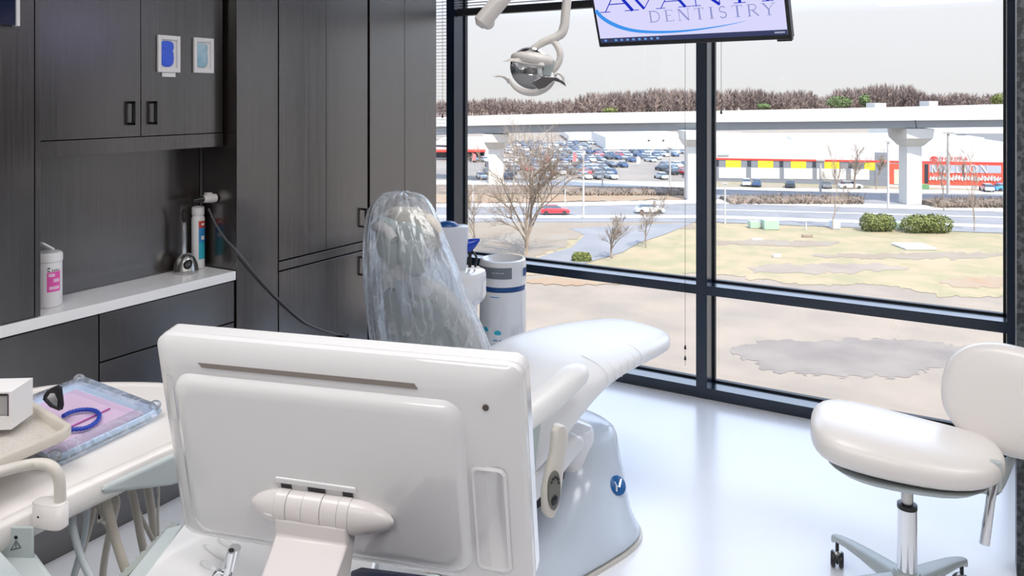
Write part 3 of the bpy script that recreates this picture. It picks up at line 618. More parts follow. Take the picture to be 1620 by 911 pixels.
def recess(x0, x1, y0, y1, n0, nm):
    bm = nb(); o = msec(x0, x1, y0, y1, .012, n0); i = msec(x0+.004, x1-.004, y0+.004, y1-.004, .009, n0+.003); i2 = msec(x0+.007, x1-.007, y0+.007, y1-.007, .008, n0+.0005)
    loft(bm, [o, i, i2]); finish(nm, bm, 'white', body)
recess(MW-.082, MW-.028, .150, MH-.035, .0088, 'side_recess')
bm = nb(); prism(bm, [MP(.012, .012, -.046), MP(MW-.012, .012, -.046), MP(MW-.012, MH-.012, -.046), MP(.012, MH-.012, -.046)], N_*.0015); finish('screen', bm, 'darkblue', mon, sm=False)
# hinge
ha, hb = .205, .268          # across, down
bm = nb()
HB = .243
def hs(x, r, n0=.030): return [MP(x, HB + r*math.sin(2*math.pi*k/20), n0+r*.75*math.cos(2*math.pi*k/20)) for k in range(20)]
for lo_, hi_ in (((.148, .002), (.208, .0275)),): loft(bm, [hs(x, r) for x, r in ((.160, .002), (.164, .008), (.175, .016), (.190, .0225), (.209, .027))])
finish('hinge_wing', bm, 'white2', mon)
bm = nb(); loft(bm, [hs(x, r) for x, r in ((.3285, .027), (.345, .025), (.365, .020), (.385, .011), (.392, .003))])
finish('hinge_wing', bm, 'white2', mon)
bm = nb(); loft(bm, [hs(x, .0275) for x in (.2095, .2280)]); loft(bm, [hs(x, .0275) for x in (.2545, .2835)]); loft(bm, [hs(x, .0275) for x in (.3110, .3280)])
finish('hinge_knuckles', bm, 'white2', mon)
bm = nb()
for x0, x1 in ((.2288, .2537), (.2843, .3102)): loft(bm, [hs(x, .0268) for x in (x0, x1)])
finish('hinge_straps', bm, 'white2', mon)
bm = nb(); prism(bm, [MP(.203, HB-.044, .0222), MP(.333, HB-.044, .0222), MP(.336, HB-.0345, .0222), MP(.201, HB-.0345, .0222)], N_*.004); finish('hinge_hood', bm, 'white', mon, bev=.003)
for x0, x1 in ((.2105, .2275), (.2550, .2830), (.3115, .3275)):
    bm = nb(); prism(bm, [MP(x0, HB-.0335, .0226), MP(x1, HB-.0335, .0226), MP(x1, HB-.0250, .0226), MP(x0, HB-.0250, .0226)], N_*.0012); finish('hinge_gap', bm, 'black', mon, sm=False)
# arm going down towards the viewer
a0 = MP(.212, .285, .052); a1 = MP(.326, .285, .052); 
b0 = P(413, 925, 1.02); b1 = P(548, 925, .985)
c0 = MP(.212, .30, .006); c1 = MP(.326, .30, .006)
d0 = P(440, 930, 1.10); d1 = P(588, 930, 1.08)
bm = nb()
dn = Vector((0, 0, -1))
s0 = [MP(.2100, HB+.004, .0505), MP(.3275, HB+.004, .0505), MP(.3275, HB+.012, .024), MP(.2100, HB+.012, .024)]
s1 = [MP(.2100, HB+.030, .0535), MP(.3275, HB+.030, .0535), MP(.3275, HB+.033, .024), MP(.2100, HB+.033, .024)]
s2 = [P(406, 930, 1.07), P(524, 930, 1.045), P(553, 925, 1.09), P(430, 925, 1.115)]
s3 = [p + (q-p)*1.6 for p, q in zip(s1, s2)]
loft(bm, [s0, s1, s2, s3]); finish('arm', bm, 'white2', mon, bev=.006)
# console with grooves below the monitor
def K(px, py, z): return PH(px, py, z)
KZT = .845
cons = thing('instrument_console', 'white instrument console with ribbed edge under the monitor', 'console', K(380, 900, 0.0) if False else P(380, 900, 1.35))
q = [K(292, 826, KZT), K(600, 870, KZT), K(560, 1010, KZT), K(190, 960, KZT)]
bm = nb(); prism(bm, q, (0, 0, -.05)); finish('top_panel', bm, 'white', cons, bev=.004)
q2 = [K(286, 812, KZT-.004), K(300, 822, KZT-.004), K(196, 975, KZT-.004), K(172, 975, KZT-.004)]
q2 = [K(262, 835, KZT), K(289, 828, KZT), K(190, 975, KZT), K(150, 975, KZT)]
bm = nb(); prism(bm, q2, (0, 0, -.045)); finish('edge_rail', bm, 'grey', cons, bev=.004)
bm = nb(); n_ = 16   # ribbed skirt
A0, A1 = K(284, 826, KZT-.01), K(148, 965, KZT-.01); dv = (A1-A0)/n_; out = Vector((dv.y, -dv.x, 0)).normalized()
if out.dot(C(-1, 0)) < 0: out = -out
ring_ = []
for k in range(n_*4+1):
    p = A0 + dv*(k/4); ring_.append(p + out*(.014+.0022*math.sin(k*math.pi/2)))
loft(bm, [[p for p in ring_]+[A1, A0], [p+Vector((0, 0, -.028)) for p in ring_]+[A1+Vector((0, 0, -.028)), A0+Vector((0, 0, -.028))]]); finish('ribbed_skirt', bm, mat('olive_grey_rubber', (.30, .33, .31), .35, col2=(.40, .43, .41), nscale=8), cons, ang=80)
bm = nb()
for (x0, y0, x1, y1) in ((322, 862, 366, 890), (318, 888, 340, 902), (345, 852, 372, 868)):
    a = K(x0, y0, KZT); b = K(x1, y1, KZT); d_ = (b-a); 
    ellipsoid(bm, (a+b)/2+Vector((0, 0, .0005)), d_*.5, Vector((-d_.y, d_.x, 0)).normalized()*.007, ez*.0045, 20, 8)
finish('instrument_rest', bm, 'white', cons)
bm = nb(); prism(bm, [K(430, 905, 0.70), K(700, 905, .70), K(640, 1100, .70), K(350, 1100, .70)], (0, 0, -.1)); finish('lower_body', bm, 'grey', cons, bev=.01)
bm = nb(); prism(bm, [P(150, 1000, 1.35), P(700, 1010, 1.35), P(700, 1010, 1.15), P(150, 1000, 1.12)], (0, 0, -.62)); finish('pedestal', bm, 'white', cons, bev=.01)
# chrome twin-barrel holder
t = thing('chrome_handpiece', 'short chrome twin-tube handpiece standing in the white console', 'handpiece', K(362, 905, KZT+.002))
a = K(360, 925, KZT+.002); 
bm = nb(); p0 = P(358, 908, 1.145); p1 = P(366, 871, 1.14); tube(bm, [p0, p1], .0062, 16); tube(bm, [p1, p1+(p1-p0)*.02], [.0062, .0058], 16); finish('tube', bm, 'chrome', t)
bm = nb(); o2 = P(372, 866, 1.155); tube(bm, [o2+(p0-p1)*1.0, o2], .0085, 16); finish('tube', bm, 'chrome', t)
bm = nb(); lathe(bm, [(.001, 0), (.0042, 0), (.001, .0004)], p1+(p1-p0)*.03, 12, axis=(p1-p0)); finish('bore', bm, 'black', t)
bm = nb(); tube(bm, smooth([p0, p0+(p0-p1)*.35, p0+(p0-p1)*.6+C(-.008, 0)-C(0, 0), p0+(p0-p1)*1.1+C(-.014, 0)-C(0, 0)], 4), .0085, 12); finish('neck', bm, 'chrome', t)
bm = nb(); tube(bm, smooth([P(352, 905, 1.135), P(344, 903, 1.13), P(338, 912, 1.13)], 4), .003, 8); finish('clip', bm, 'chrome', t)
# dark tablet at the bottom border
t = thing('dark_touch_panel', 'dark blue glossy touch panel at the bottom, under the monitor', 'touch panel', P(630, 930, 1.12))
q = [P(555, 902, 1.145), P(572, 896, 1.16), P(700, 912, 1.12), P(735, 935, 1.08), P(720, 1010, .96), P(545, 990, 1.0)]
bm = nb(); prism(bm, q, (0, 0, -.012)); finish('panel', bm, 'darkblue', t, sm=False, bev=.003)
bm = nb(); prism(bm, [p+Vector((0, 0, -.0122)) for p in q], (0, 0, -.015)); finish('casing', bm, 'white', t, sm=False)
# ================================================================ delivery table (lower left)
TZ = .95
tab = thing('delivery_table', 'rounded white dental delivery table at the lower left', 'table', C(-.95, 1.4, TZ-.16))
out_ = [(-.799, 1.225), (-.752, 1.324), (-.700, 1.42), (-.659, 1.495), (-.60, 1.60), (-.60, 1.70), (-.68, 1.80), (-.80, 1.847), (-.93, 1.856), (-1.04, 1.845), (-1.12, 1.81), (-1.20, 1.72), (-1.28, 1.5), (-1.33, 1.25), (-1.30, 1.0), (-1.15, .86), (-1.0, .86), (-.88, 1.0)]
cen = Vector((sum(a for a, b in out_)/len(out_), sum(b for a, b in out_)/len(out_)))
def tsec(k, dz, push=0):
    ps = smooth([Vector((a, b, 0)) for a, b in out_+[out_[0]]], 4)[:-1]; r = []
    for i, p in enumerate(ps):
        d = (ps[(i+1) % len(ps)]-ps[i-1]).normalized(); nn = Vector((d.y, -d.x, 0))
        if nn.dot(Vector((p.x-cen.x, p.y-cen.y, 0))) < 0: nn = -nn
        q = p + nn*k; r.append(C(q.x, q.y, TZ+dz))
    return r
bm = nb(); loft(bm, [tsec(-.03, -.050), tsec(-.012, -.048), tsec(-.002, -.036), tsec(0, -.024), tsec(0, -.006), tsec(-.004, 0), tsec(-.018, .0015), tsec(-.022, -.0015), tsec(-.03, -.002)]); finish('table_top', bm, mat('warm_white_top', (.84, .80, .77), .3), tab, ang=60)
# underside block and hose holder
bm = nb(); q = [(-.718, 1.375, .925), (-.692, 1.42, .908), (-.649, 1.495, .878), (-.590, 1.60, .862), (-.59, 1.72, .858), (-.75, 1.72, .858), (-.80, 1.45, .90)]
loft(bm, [[C(a, b, .938) for a, b, c in q], [C(a, b, c) for a, b, c in q]]); finish('hose_holder', bm, 'grey', tab, bev=.008)
# grab rail with bracket
ZB = 1.262
bm = nb(); c = P(80, 811, ZB)
loft(bm, [[c + (C(1, -.25)-C(0, 0)).normalized()*u + (C(.25, 1)-C(0, 0)).normalized()*v + Vector((0, 0, z)) for u, v in sup(.0285, .014, 3.5, 24)] for z in (-.021, -.019, .017, .019)]); br = finish('rail_bracket', bm, 'white2', tab, bev=.003)
bm = nb(); lathe(bm, [(.001, 0), (.002, 0), (.001, .0006)], P(60, 818, ZB-.0165), 10, axis=C(-.2, -1)-C(0, 0)); finish('screw', bm, 'black', br)
bm = nb(); tube(bm, smooth([P(95, 800, ZB), P(95, 780, ZB), P(94, 760, ZB), P(88, 744, ZB), P(75, 735, ZB), P(55, 733.5, ZB), P(30, 738, ZB-.02), P(0, 746, ZB-.05), P(-60, 762, ZB-.1)], 6), .0087, 14); finish('grab_rail', bm, 'cream', tab)
# body under the table, with warning triangle
def Q(px, py, Z): return P(px, py, Z)
bm = nb(); prism(bm, [Q(-120, 830, 1.24), Q(54, 832, 1.24), Q(54, 832, 1.4), Q(-120, 830, 1.4)], (0, 0, -.075)); bdy = finish('arm_body', bm, 'grey', tab, bev=.004)
bm = nb(); lathe(bm, [(.001, 0), (.003, 0), (.001, .0006)], Q(25, 850, 1.2395), 12, axis=C(0, -1)-C(0, 0)); finish('bolt', bm, 'black', bdy)
bm = nb()
tri = [Q(17, 870, 1.2385), Q(33, 866, 1.2385), Q(25, 855, 1.2385)]
for i in range(3): tube(bm, [tri[i], tri[(i+1) % 3]], .0005, 4)
tube(bm, [Q(25, 859, 1.2385), Q(25, 864, 1.2385)], .0005, 4); tube(bm, [Q(25, 866, 1.2385), Q(25, 867, 1.2385)], .0006, 4); finish('warning_triangle', bm, 'handle', bdy)
bm = nb(); loft(bm, [[Q(-140, 868, 1.25), Q(54, 873, 1.25), Q(54, 873, 1.42), Q(-140, 868, 1.42)], [Q(-160, 960, 1.15), Q(92, 925, 1.20), Q(92, 925, 1.44), Q(-160, 960, 1.44)], [Q(-160, 1300, 1.15), Q(95, 1300, 1.20), Q(95, 1300, 1.44), Q(-160, 1300, 1.44)]]); finish('arm_cover', bm, 'grey', tab, bev=.006)
bm = nb(); prism(bm, [Q(-115, 866, 1.10), Q(-35, 903, 1.10), Q(14, 955, 1.10), Q(45, 1040, 1.10), Q(-115, 1040, 1.10)], C(0, .05)-C(0, 0)); finish('lower_cover', bm, 'grey', tab, bev=.004)
# hoses
def hose(pp, Z, wpx, m, label):
    bm = nb(); tube(bm, smooth([P(x, y, Z+dz) for x, y, dz in pp], 6), wpx/2/F*Z, 12)
    tag(finish('hose', bm, m), label, 'hose', None)
hose([(113, 792, 0), (116, 835, -.02), (128, 880, -.04), (150, 925, -.06), (190, 990, -.06)], 1.42, 11, 'hosegrey', 'curving grey hose, leftmost under the delivery table')
hose([(139, 790, 0), (135, 840, .02), (122, 890, .04), (108, 940, .05), (95, 1000, .05)], 1.48, 9, 'hosegrey', 'straight grey hose crossing behind the leftmost curved one')
hose([(153, 785, 0), (143, 830, .0), (128, 880, .02), (112, 930, .02), (100, 990, .0)], 1.55, 9, 'hosebeige', 'slim beige hose leaning left behind the two grey hoses')
hose([(166, 783, 0), (171, 803, 0), (182, 850, -.01), (200, 905, -.02), (225, 970, -.02)], 1.44, 14, 'hosebeige', 'thickest beige hose, with a tie around it, under the table')
hose([(181, 783, 0), (184, 800, .0), (172, 850, .02), (163, 905, .03), (160, 980, .03)], 1.60, 11, 'hosebeige', 'beige hose crossing behind the thickest one')
hose([(208, 776, 0), (214, 800, 0), (223, 850, 0), (234, 905, 0), (240, 990, 0)], 1.53, 12, 'hosebeige', 'long straight beige hose right of the thickest one')
hose([(231, 755, 0), (237, 790, 0), (243, 830, .01), (246, 870, .02), (240, 940, .03)], 1.62, 13, 'hosebeige', 'broad beige hose hanging nearest to the monitor')
hose([(249, 750, 0), (251, 780, .0), (250, 815, .0), (251, 850, .0)], 1.60, 4, 'cream', 'thinnest cream tube hanging right beside the monitor')
hose([(205, 775, 0), (217, 805, 0), (232, 835, 0), (250, 870, 0), (262, 900, 0)], 1.57, 7, 'hosebeige', 'thin beige tube slanting across the straight beige hoses')
hose([(148, 787, 0), (162, 815, 0), (178, 850, 0), (196, 880, 0), (205, 930, 0)], 1.50, 7, 'hosebeige', 'thin beige tube slanting behind the tied thickest hose')
bm = nb(); tp = P(170, 822, 1.44); lathe(bm, [(.009, -.003), (.0105, -.003), (.0105, .003), (.009, .003)], tp+Vector((0, 0, .0)), 16, caps=False); tube(bm, [tp+C(-.010, -.002)-C(0, 0), tp+C(-.016, -.004)-C(0, 0)+Vector((0, 0, -.001))], .003, 8); tag(finish('cable_tie', bm, 'cream'), 'small cream tie around the thickest beige hose', 'cable tie')
# ---------------------------------------------------------------- blue tray with paper, glasses and hose
def quadtray(name, label, A, B, Cc, D, z, h, m, mrim, cat='tray', r=.02):
    t = thing(name, label, cat, ((A+B+Cc+D)/4).to_3d()*1.0)
    return t
A = PH(125, 603, .966); B = PH(252, 648, .966); Cc = PH(86, 726, .966); D = A+Cc-B
ctr = (A+B+Cc+D)/4; 
def bil(u, v, z): p = A + (B-A)*u + (D-A)*v; return Vector((p.x, p.y, z))     # u from A to B, v from A to D
def tray_loft(bm, f, prof, r=.08, n=5):
    secs = []
    for ins, z in prof: secs.append([f(u, v, z) for u, v in rr(ins, 1-ins, ins, 1-ins, r)])
    loft(bm, secs)
t = thing('instrument_tray', 'pale blue tray lined with lilac paper on delivery table', 'tray', (ctr.x, ctr.y, .952))
bm = nb(); tray_loft(bm, bil, ((.05, .9525), (.03, .953), (0, .966), (.0, .968), (.015, .968), (.05, .9555), (.06, .9555))); finish('tray', bm, 'traybl', t)
bm = nb(); prism(bm, [bil(.06, .08, .9570), bil(.90, .06, .9570), bil(.94, .94, .9570), bil(.06, .94, .9570)], (0, 0, .0008)); finish('paper_liner', bm, 'purple', t, sm=False)
bm = nb(); secs = []
for ins, z in ((.02, .9518), (-.02, .953), (-.035, .962), (-.02, .973), (.03, .976), (.1, .9745)):
    s = []
    for i, (u, v) in enumerate(rr(ins, 1-ins, ins, 1-ins, .08, 9)):
        k = noise.noise(Vector((u*9, v*9, z*60))); s.append(bil(u+(u-.5)*.05*k, v+(v-.5)*.05*k, max(.9518, z+.004*k)))
    secs.append(s)
loft(bm, secs, caps=False)
for cu, cv in ((0, 0), (.95, .0), (1.0, 1.0)):
    ellipsoid(bm, bil(cu, cv, .972), (.014, .004, 0), (-.004, .010, 0), (0, .002, .010), 12, 8)
finish('plastic_wrap', bm, 'wrap', t)
# blue ribbed tube loop on the paper
t2 = [(22, 676, .97), (100, 658, .968), (112, 652, .966), (130, 648, .966), (148, 649, .966), (157, 656, .966), (153, 667, .966), (138, 676, .966), (120, 679, .966), (85, 680, .966)]
pts = smooth([PH(x, y, z) for x, y, z in t2[1:]], 10)
bm = nb(); rs = [.0042+.0007*math.sin(i*2.2) for i in range(len(pts))]; tube(bm, pts, rs, 10); tag(finish('blue_tube', bm, 'bluehose', ang=60), 'looped blue ribbed tube lying on the lilac paper', 'tube')
bm = nb(); tube(bm, [PH(174, 646, .9605), PH(110, 676, .9605)], .0016, 6); tag(finish('thin_stick', bm, mat('magenta_stick', (.42, .07, .32), .4)), 'thin magenta stick lying on paper by the blue loop', 'stick')
# protective glasses, folded, standing on the tray
gz = Vector((0, 0, 1)); 
def G(px, py, d=0): return P(px, py, 1.585+d)
t = thing('safety_glasses', 'black folded safety glasses resting on the lilac-lined tray', 'glasses', P(85, 648, 1.585))
bm = nb(); prism(bm, [G(68, 626), G(74, 618), G(88, 611), G(91, 610), G(98, 628), G(99, 640), G(96, 646), G(90, 645), G(91, 632), G(86, 622), G(79, 622), G(73, 630), G(72, 634), G(68, 632)], C(0, .006)-C(0, 0)); finish('frame', bm, 'black', t, bev=.001)
bm = nb(); prism(bm, [G(73, 630, .002), G(79, 622, .002), G(86, 622, .002), G(91, 632, .002), G(90, 644, .002), G(80, 640, .002)], C(0, .002)-C(0, 0)); finish('lens', bm, 'chrome', t)
bm = nb(); tube(bm, [G(90, 611), G(96, 613), G(99, 640), G(97, 647)], .003, 8); tube(bm, [G(69, 630), G(80, 642), G(95, 648)], .0025, 8); finish('temple', bm, 'black', t)
# beige perforated tray above, with white box
TB = 1.012
a = PH(52, 634, TB+.018); b = PH(119, 676, TB+.018); cfr = PH(0, 727, TB+.018)
dv = (cfr-b); dv2 = dv.normalized()*.34
def bt(u, v, z): p = a + (b-a)*u + dv2*v; p = p + (a-b)*.0; return Vector((p.x, p.y, z))
wd = (b-a).length
b_ = b; a_ = b + (a-b).normalized()*.215
def bt(u, v, z): p = a_ + (b_-a_)*u + dv2*v; return Vector((p.x, p.y, z))
ctr = bt(.5, .5, TB)
t = thing('perforated_tray', 'beige tray with perforated base, raised above the delivery table', 'tray', ctr)
bm = nb(); secs = []
for ins, z in ((.02, TB), (.0, TB+.003), (.0, TB+.017), (.008, TB+.0195), (.05, TB+.0195), (.06, TB+.017), (.075, TB+.005), (.085, TB+.005)):
    secs.append([bt(u, v, z) for u, v in rr(ins, 1-ins, ins*.6, 1-ins*.6, .09-ins*.5, 6)])
loft(bm, secs); 
m = mat('beige_tray', (.62, .57, .50), .4); finish('tray', bm, m, t, ang=50)
mh = mat('perforated_mesh', (.62, .57, .50), .4); tt = mh.node_tree; bs = tt.nodes['Principled BSDF']
vo = tt.nodes.new('ShaderNodeTexVoronoi'); vo.feature = 'F1'; vo.inputs['Scale'].default_value = 230; vo.inputs['Randomness'].default_value = .15
ge = tt.nodes.new('ShaderNodeNewGeometry'); tt.links.new(ge.outputs['Position'], vo.inputs['Vector'])
cr = tt.nodes.new('ShaderNodeValToRGB'); cr.color_ramp.elements[0].position = .25; cr.color_ramp.elements[0].color = (.30, .30, .31, 1); cr.color_ramp.elements[1].position = .38; cr.color_ramp.elements[1].color = (.66, .61, .55, 1)
tt.links.new(vo.outputs['Distance'], cr.inputs[0]); tt.links.new(cr.outputs[0], bs.inputs['Base Color'])
bm = nb(); prism(bm, [bt(.14, .07, TB+.0052), bt(.86, .07, TB+.0052), bt(.86, .93, TB+.0052), bt(.14, .93, TB+.0052)], (0, 0, .0012)); finish('perforated_base', bm, mh, t, sm=False)
# legs of the raised holder
bm = nb()
for u in (.25, .75): tube(bm, [bt(u, .85, TB-.001), bt(u, .85, TZ+.0008)], .006, 10)
tube(bm, [bt(.5, .45, TB-.001), bt(.5, .45, TZ+.0008)], .010, 12)
finish('tray_holder', bm, 'grey', t)
# white box on it: front face with an opening towards the viewer
bz = TB+.021
R0_ = P(52, 640, 1.46); F0 = P(18, 660, 1.39)
bh = .067; bz = TB+.0205
dirR = Vector((F0.x-R0_.x, F0.y-R0_.y, 0)); 
dirL = Vector((-dirR.y, dirR.x, 0)).normalized()
if dirL.dot(C(-1, 0)-C(0, 0)) < 0: dirL = -dirL
def bx_(u, v, z): return Vector((R0_.x, R0_.y, 0)) + dirR*u + dirL*v + Vector((0, 0, z))
t = thing('supply_box', 'white cardboard box with front opening on the beige tray', 'box', bx_(.5, .08, bz))
LB = .16
bm = nb()
for (u0, u1, v0, v1, z0, z1) in ((0, 1, 0, .002, bz, bz+bh), (0, 1, LB-.002, LB, bz, bz+bh), (0, .012, .002, LB-.002, bz, bz+bh), (0, 1, .002, LB-.002, bz, bz+.002), (0, 1, .002, LB-.002, bz+bh-.002, bz+bh),
                                (.985, 1, .002, .006, bz+.002, bz+bh-.002), (.985, 1, LB-.02, LB-.002, bz+.002, bz+bh-.002), (.985, 1, .006, LB-.02, bz+bh-.003, bz+bh-.002), (.985, 1, .006, LB-.02, bz+.002, bz+.024)):
    box(bm, (u0, v0, z0), (u1, v1, z1), M4=lambda q: bx_(q.x, q.y, q.z))
finish('carton', bm, 'paper', t, sm=False)
bm = nb(); box(bm, (.3, .008, bz+.003), (.95, LB-.022, bz+.058), M4=lambda q: bx_(q.x, q.y, q.z)); finish('contents', bm, mat('grey_contents', (.38, .38, .38), .6), t, sm=False)
bm = nb(); box(bm, (.97, .0045, bz+.024), (1.003, .0068, bz+bh-.004), M4=lambda q: bx_(q.x, q.y, q.z)); finish('dark_edge', bm, mat('dark_violet', (.06, .03, .08), .6), t, sm=False)
# ================================================================ lettering: serif strokes
def arc(cx, cy, rx, ry, a0, a1, n=14): return [(cx+rx*math.cos(math.radians(a0+(a1-a0)*k/n)), cy+ry*math.sin(math.radians(a0+(a1-a0)*k/n))) for k in range(n+1)]
TH, TK = .045, .15      # thin and thick strokes, in cap heights
def sf(x, y, w_=.15): return ([(x-w_, y), (x+w_, y)], .035)
GL = {
 'A': (.80, [([(.08, 0), (.42, 1)], TH), ([(.40, 1), (.76, 0)], TK), ([(.20, .36), (.62, .36)], TH), sf(.08, .018, .13), sf(.74, .018, .17)]),
 'V': (.80, [([(.06, 1), (.40, 0)], TK), ([(.40, 0), (.74, 1)], TH), sf(.08, .982, .16), sf(.74, .982, .12)]),
 'N': (.92, [([(.14, 0), (.14, 1)], TH), ([(.14, 1), (.80, 0)], TK), ([(.80, 0), (.80, 1)], TH), sf(.14, .018, .13), sf(.80, .982, .13), sf(.08, .982, .10)]),
 'T': (.80, [([(.40, 0), (.40, 1)], TK), ([(.04, .975), (.76, .975)], TH), sf(.40, .018, .18), ([(.05, .99), (.05, .80)], .035), ([(.75, .99), (.75, .80)], .035)]),
 'I': (.42, [([(.20, 0), (.20, 1)], TK), sf(.20, .018, .17), sf(.20, .982, .17)]),
 'D': (.88, [([(.14, 0), (.14, 1)], TK*.8), ([(.14, .975)]+arc(.34, .5, .44, .475, 90, -90)+[(.14, .025)], TH*1.7), sf(.12, .018, .12), sf(.12, .982, .12)]),
 'E': (.70, [([(.14, 0), (.14, 1)], TK*.8), ([(.14, .975), (.60, .975)], TH), ([(.14, .52), (.50, .52)], TH), ([(.14, .025), (.64, .025)], TH), ([(.60, .99), (.60, .82)], .035), ([(.64, .01), (.64, .20)], .035), sf(.06, .018, .08), sf(.06, .982, .08)]),
 'S': (.62, [(arc(.30, .74, .21, .235, 30, 270)+arc(.30, .27, .23, .245, 90, -150), TH*2.0)]),
 'R': (.80, [([(.14, 0), (.14, 1)], TK*.8), ([(.14, .975)]+arc(.34, .74, .25, .235, 90, -90)+[(.14, .505)], TH*1.5), ([(.34, .50), (.72, .02)], TK*.7), sf(.12, .018, .13), sf(.12, .982, .12)]),
 'Y': (.80, [([(.08, 1), (.40, .48)], TK*.8), ([(.40, .48), (.72, 1)], TH), ([(.40, .5), (.40, 0)], TK*.8), sf(.40, .018, .16), sf(.08, .982, .13), sf(.72, .982, .11)]),
 'O': (.90, [(arc(.45, .5, .36, .46, 0, 360, 24), .11)]),
 'M': (1.0, [([(.1, 0), (.1, 1)], .1), ([(.1, 1), (.5, .1)], .12), ([(.5, .1), (.9, 1)], .1), ([(.9, 1), (.9, 0)], .13)]),
 'L': (.6, [([(.12, 1), (.12, 0)], .16), ([(.12, .06), (.56, .06)], .12)]),
}
def stroke(bm, pts, w_, f, d):
    """flat ribbon along pts in 2D, mapped by f(x, y, n), d thick"""
    n = len(pts); Lf, Rt_ = [], []
    for i, p in enumerate(pts):
        a, b = pts[max(i-1, 0)], pts[min(i+1, n-1)]; dx, dy = b[0]-a[0], b[1]-a[1]; l = math.hypot(dx, dy) or 1
        ww = w_[i] if isinstance(w_, list) else w_
        nx, ny = -dy/l*ww/2, dx/l*ww/2; Lf.append((p[0]+nx, p[1]+ny)); Rt_.append((p[0]-nx, p[1]-ny))
    secs = [[f(l[0], l[1], 0), f(r[0], r[1], 0), f(r[0], r[1], d), f(l[0], l[1], d)] for l, r in zip(Lf, Rt_)]
    loft(bm, secs)
def word(bm, s, x, y, h, f, d, sp=.0, wk=1.0):
    for ch in s:
        if ch == ' ': x += .5*h; continue
        wd_, st_ = GL[ch]
        for pts, w_ in st_: stroke(bm, [(x+px*h*wk, y+py*h) for px, py in pts], w_*h, f, d)
        x += (wd_*wk+sp)*h
    return x
# ================================================================ television hanging from the ceiling
TW, THt = .745, .435
Te = C(.816, -.577)-C(0, 0); Tn = C(-.577, -.816)-C(0, 0); t0 = C(.345, 3.1, 1.62+80*3.1/F)
tl = math.atan2(.0663, .18); Tu = Vector((0, 0, 1))*math.cos(tl) + Tn*math.sin(tl); Tnn = Tn*math.cos(tl) - Vector((0, 0, 1))*math.sin(tl)
def TV(a, b, n=0.0): return t0 + Te*a + Tu*b + Tnn*n
tv = thing('television', 'lit black-framed television showing blue serif lettering, hung before the window', 'television', TV(TW/2, 0, 0))
bm = nb(); box(bm, (0, 0, -.035), (TW, THt, 0), M4=lambda q: TV(q.x, q.y, q.z)); bm2 = None
finish('casing', bm, 'black', tv, sm=False, bev=.004)
bm = nb(); box(bm, (TW-.05, -.006, -.02), (TW, .002, .002), M4=lambda q: TV(q.x, q.y, q.z)); finish('sensor_strip', bm, 'black', tv, sm=False, bev=.001)
bm = nb(); box(bm, (.012, .018, .0002), (TW-.012, THt-.012, .0012), M4=lambda q: TV(q.x, q.y, q.z)); scr = finish('screen', bm, emit('screen_lavender', (.70, .69, .98), 1.0), tv, sm=False)
bm = nb(); box(bm, (.012, .018, .0014), (TW-.012, .036, .0020), M4=lambda q: TV(q.x, q.y, q.z)); finish('taskbar', bm, emit('screen_taskbar', (.045, .055, .13), 1), scr, sm=False)
bm = nb()
for k, x in enumerate((.030, .075, .100, .125, .150, .175, .200, .225, .250)): box(bm, (x, .023, .0021), (x+.010, .031, .0025), M4=lambda q: TV(q.x, q.y, q.z))
finish('taskbar_icons', bm, emit('icon_blue', (.15, .35, .75), 1), scr, sm=False)
bm = nb(); box(bm, (TW-.055, .024, .0021), (TW-.02, .030, .0025), M4=lambda q: TV(q.x, q.y, q.z)); finish('clock', bm, emit('icon_pale', (.35, .38, .50), 1), scr, sm=False)
def fs(x, y, n): return TV(x, y, .0016+n)
bm = nb()
def tvx(px, b):      # screen position along the width for a photo column
    lo, hi = -.2, 1.2
    for _ in range(40):
        m_ = (lo+hi)/2; q = TV(m_, b) - Vector((0, 0, EYE)); xc = CA*q.x+SA*q.y; zc = -SA*q.x+CA*q.y
        if CX+F*xc/zc < px: lo = m_
        else: hi = m_
    return lo
yb = .139
for ch, a, b, h in (('A', 953, 1004, .084), ('V', 996, 1044, .070), ('A', 1041, 1087, .070), ('N', 1094, 1146, .070), ('T', 1150, 1192, .070), ('I', 1204, 1227, .070)):
    x0, x1 = tvx(a, yb), tvx(b, yb); word(bm, ch, x0-.0*h, yb if ch != 'V' else yb+.004, h, fs, .0008, 0, (x1-x0)/h/GL[ch][0]*1.0)
finish('blue_lettering', bm, emit('letter_blue', (.015, .03, .52), 1), scr, sm=False)
bm = nb(); yb = .089
for ch, a, b in (('D', 1028, 1047), ('E', 1053, 1068), ('N', 1073, 1093), ('T', 1100, 1116), ('I', 1122, 1132), ('S', 1138, 1152), ('T', 1159, 1177), ('R', 1183, 1203), ('Y', 1207, 1228)):
    x0, x1 = tvx(a, yb), tvx(b, yb); word(bm, ch, x0, yb, .0435, fs, .0008, 0, (x1-x0)/.0435/GL[ch][0])
finish('grey_lettering', bm, emit('letter_grey', (.30, .32, .62), 1), scr, sm=False)
bm = nb(); sp_ = [(.014, .150), (.035, .122), (.07, .096), (.12, .073), (.18, .058), (.26, .0505), (.34, .049), (.42, .0525), (.50, .060), (.56, .068), (.60, .0755)]
n_ = 48; pl = []; 
cpts = smooth([Vector((a, b, 0)) for a, b in sp_], 5); m_ = len(cpts)-1
stroke(bm, [(p.x, p.y) for p in cpts], [.015*min(1, (1-i/m_)*1.3)**1.1+.0004 for i in range(m_+1)], fs, .0006)
finish('blue_swoosh', bm, emit('swoosh_blue', (.05, .30, .85), 1), scr, sm=False)
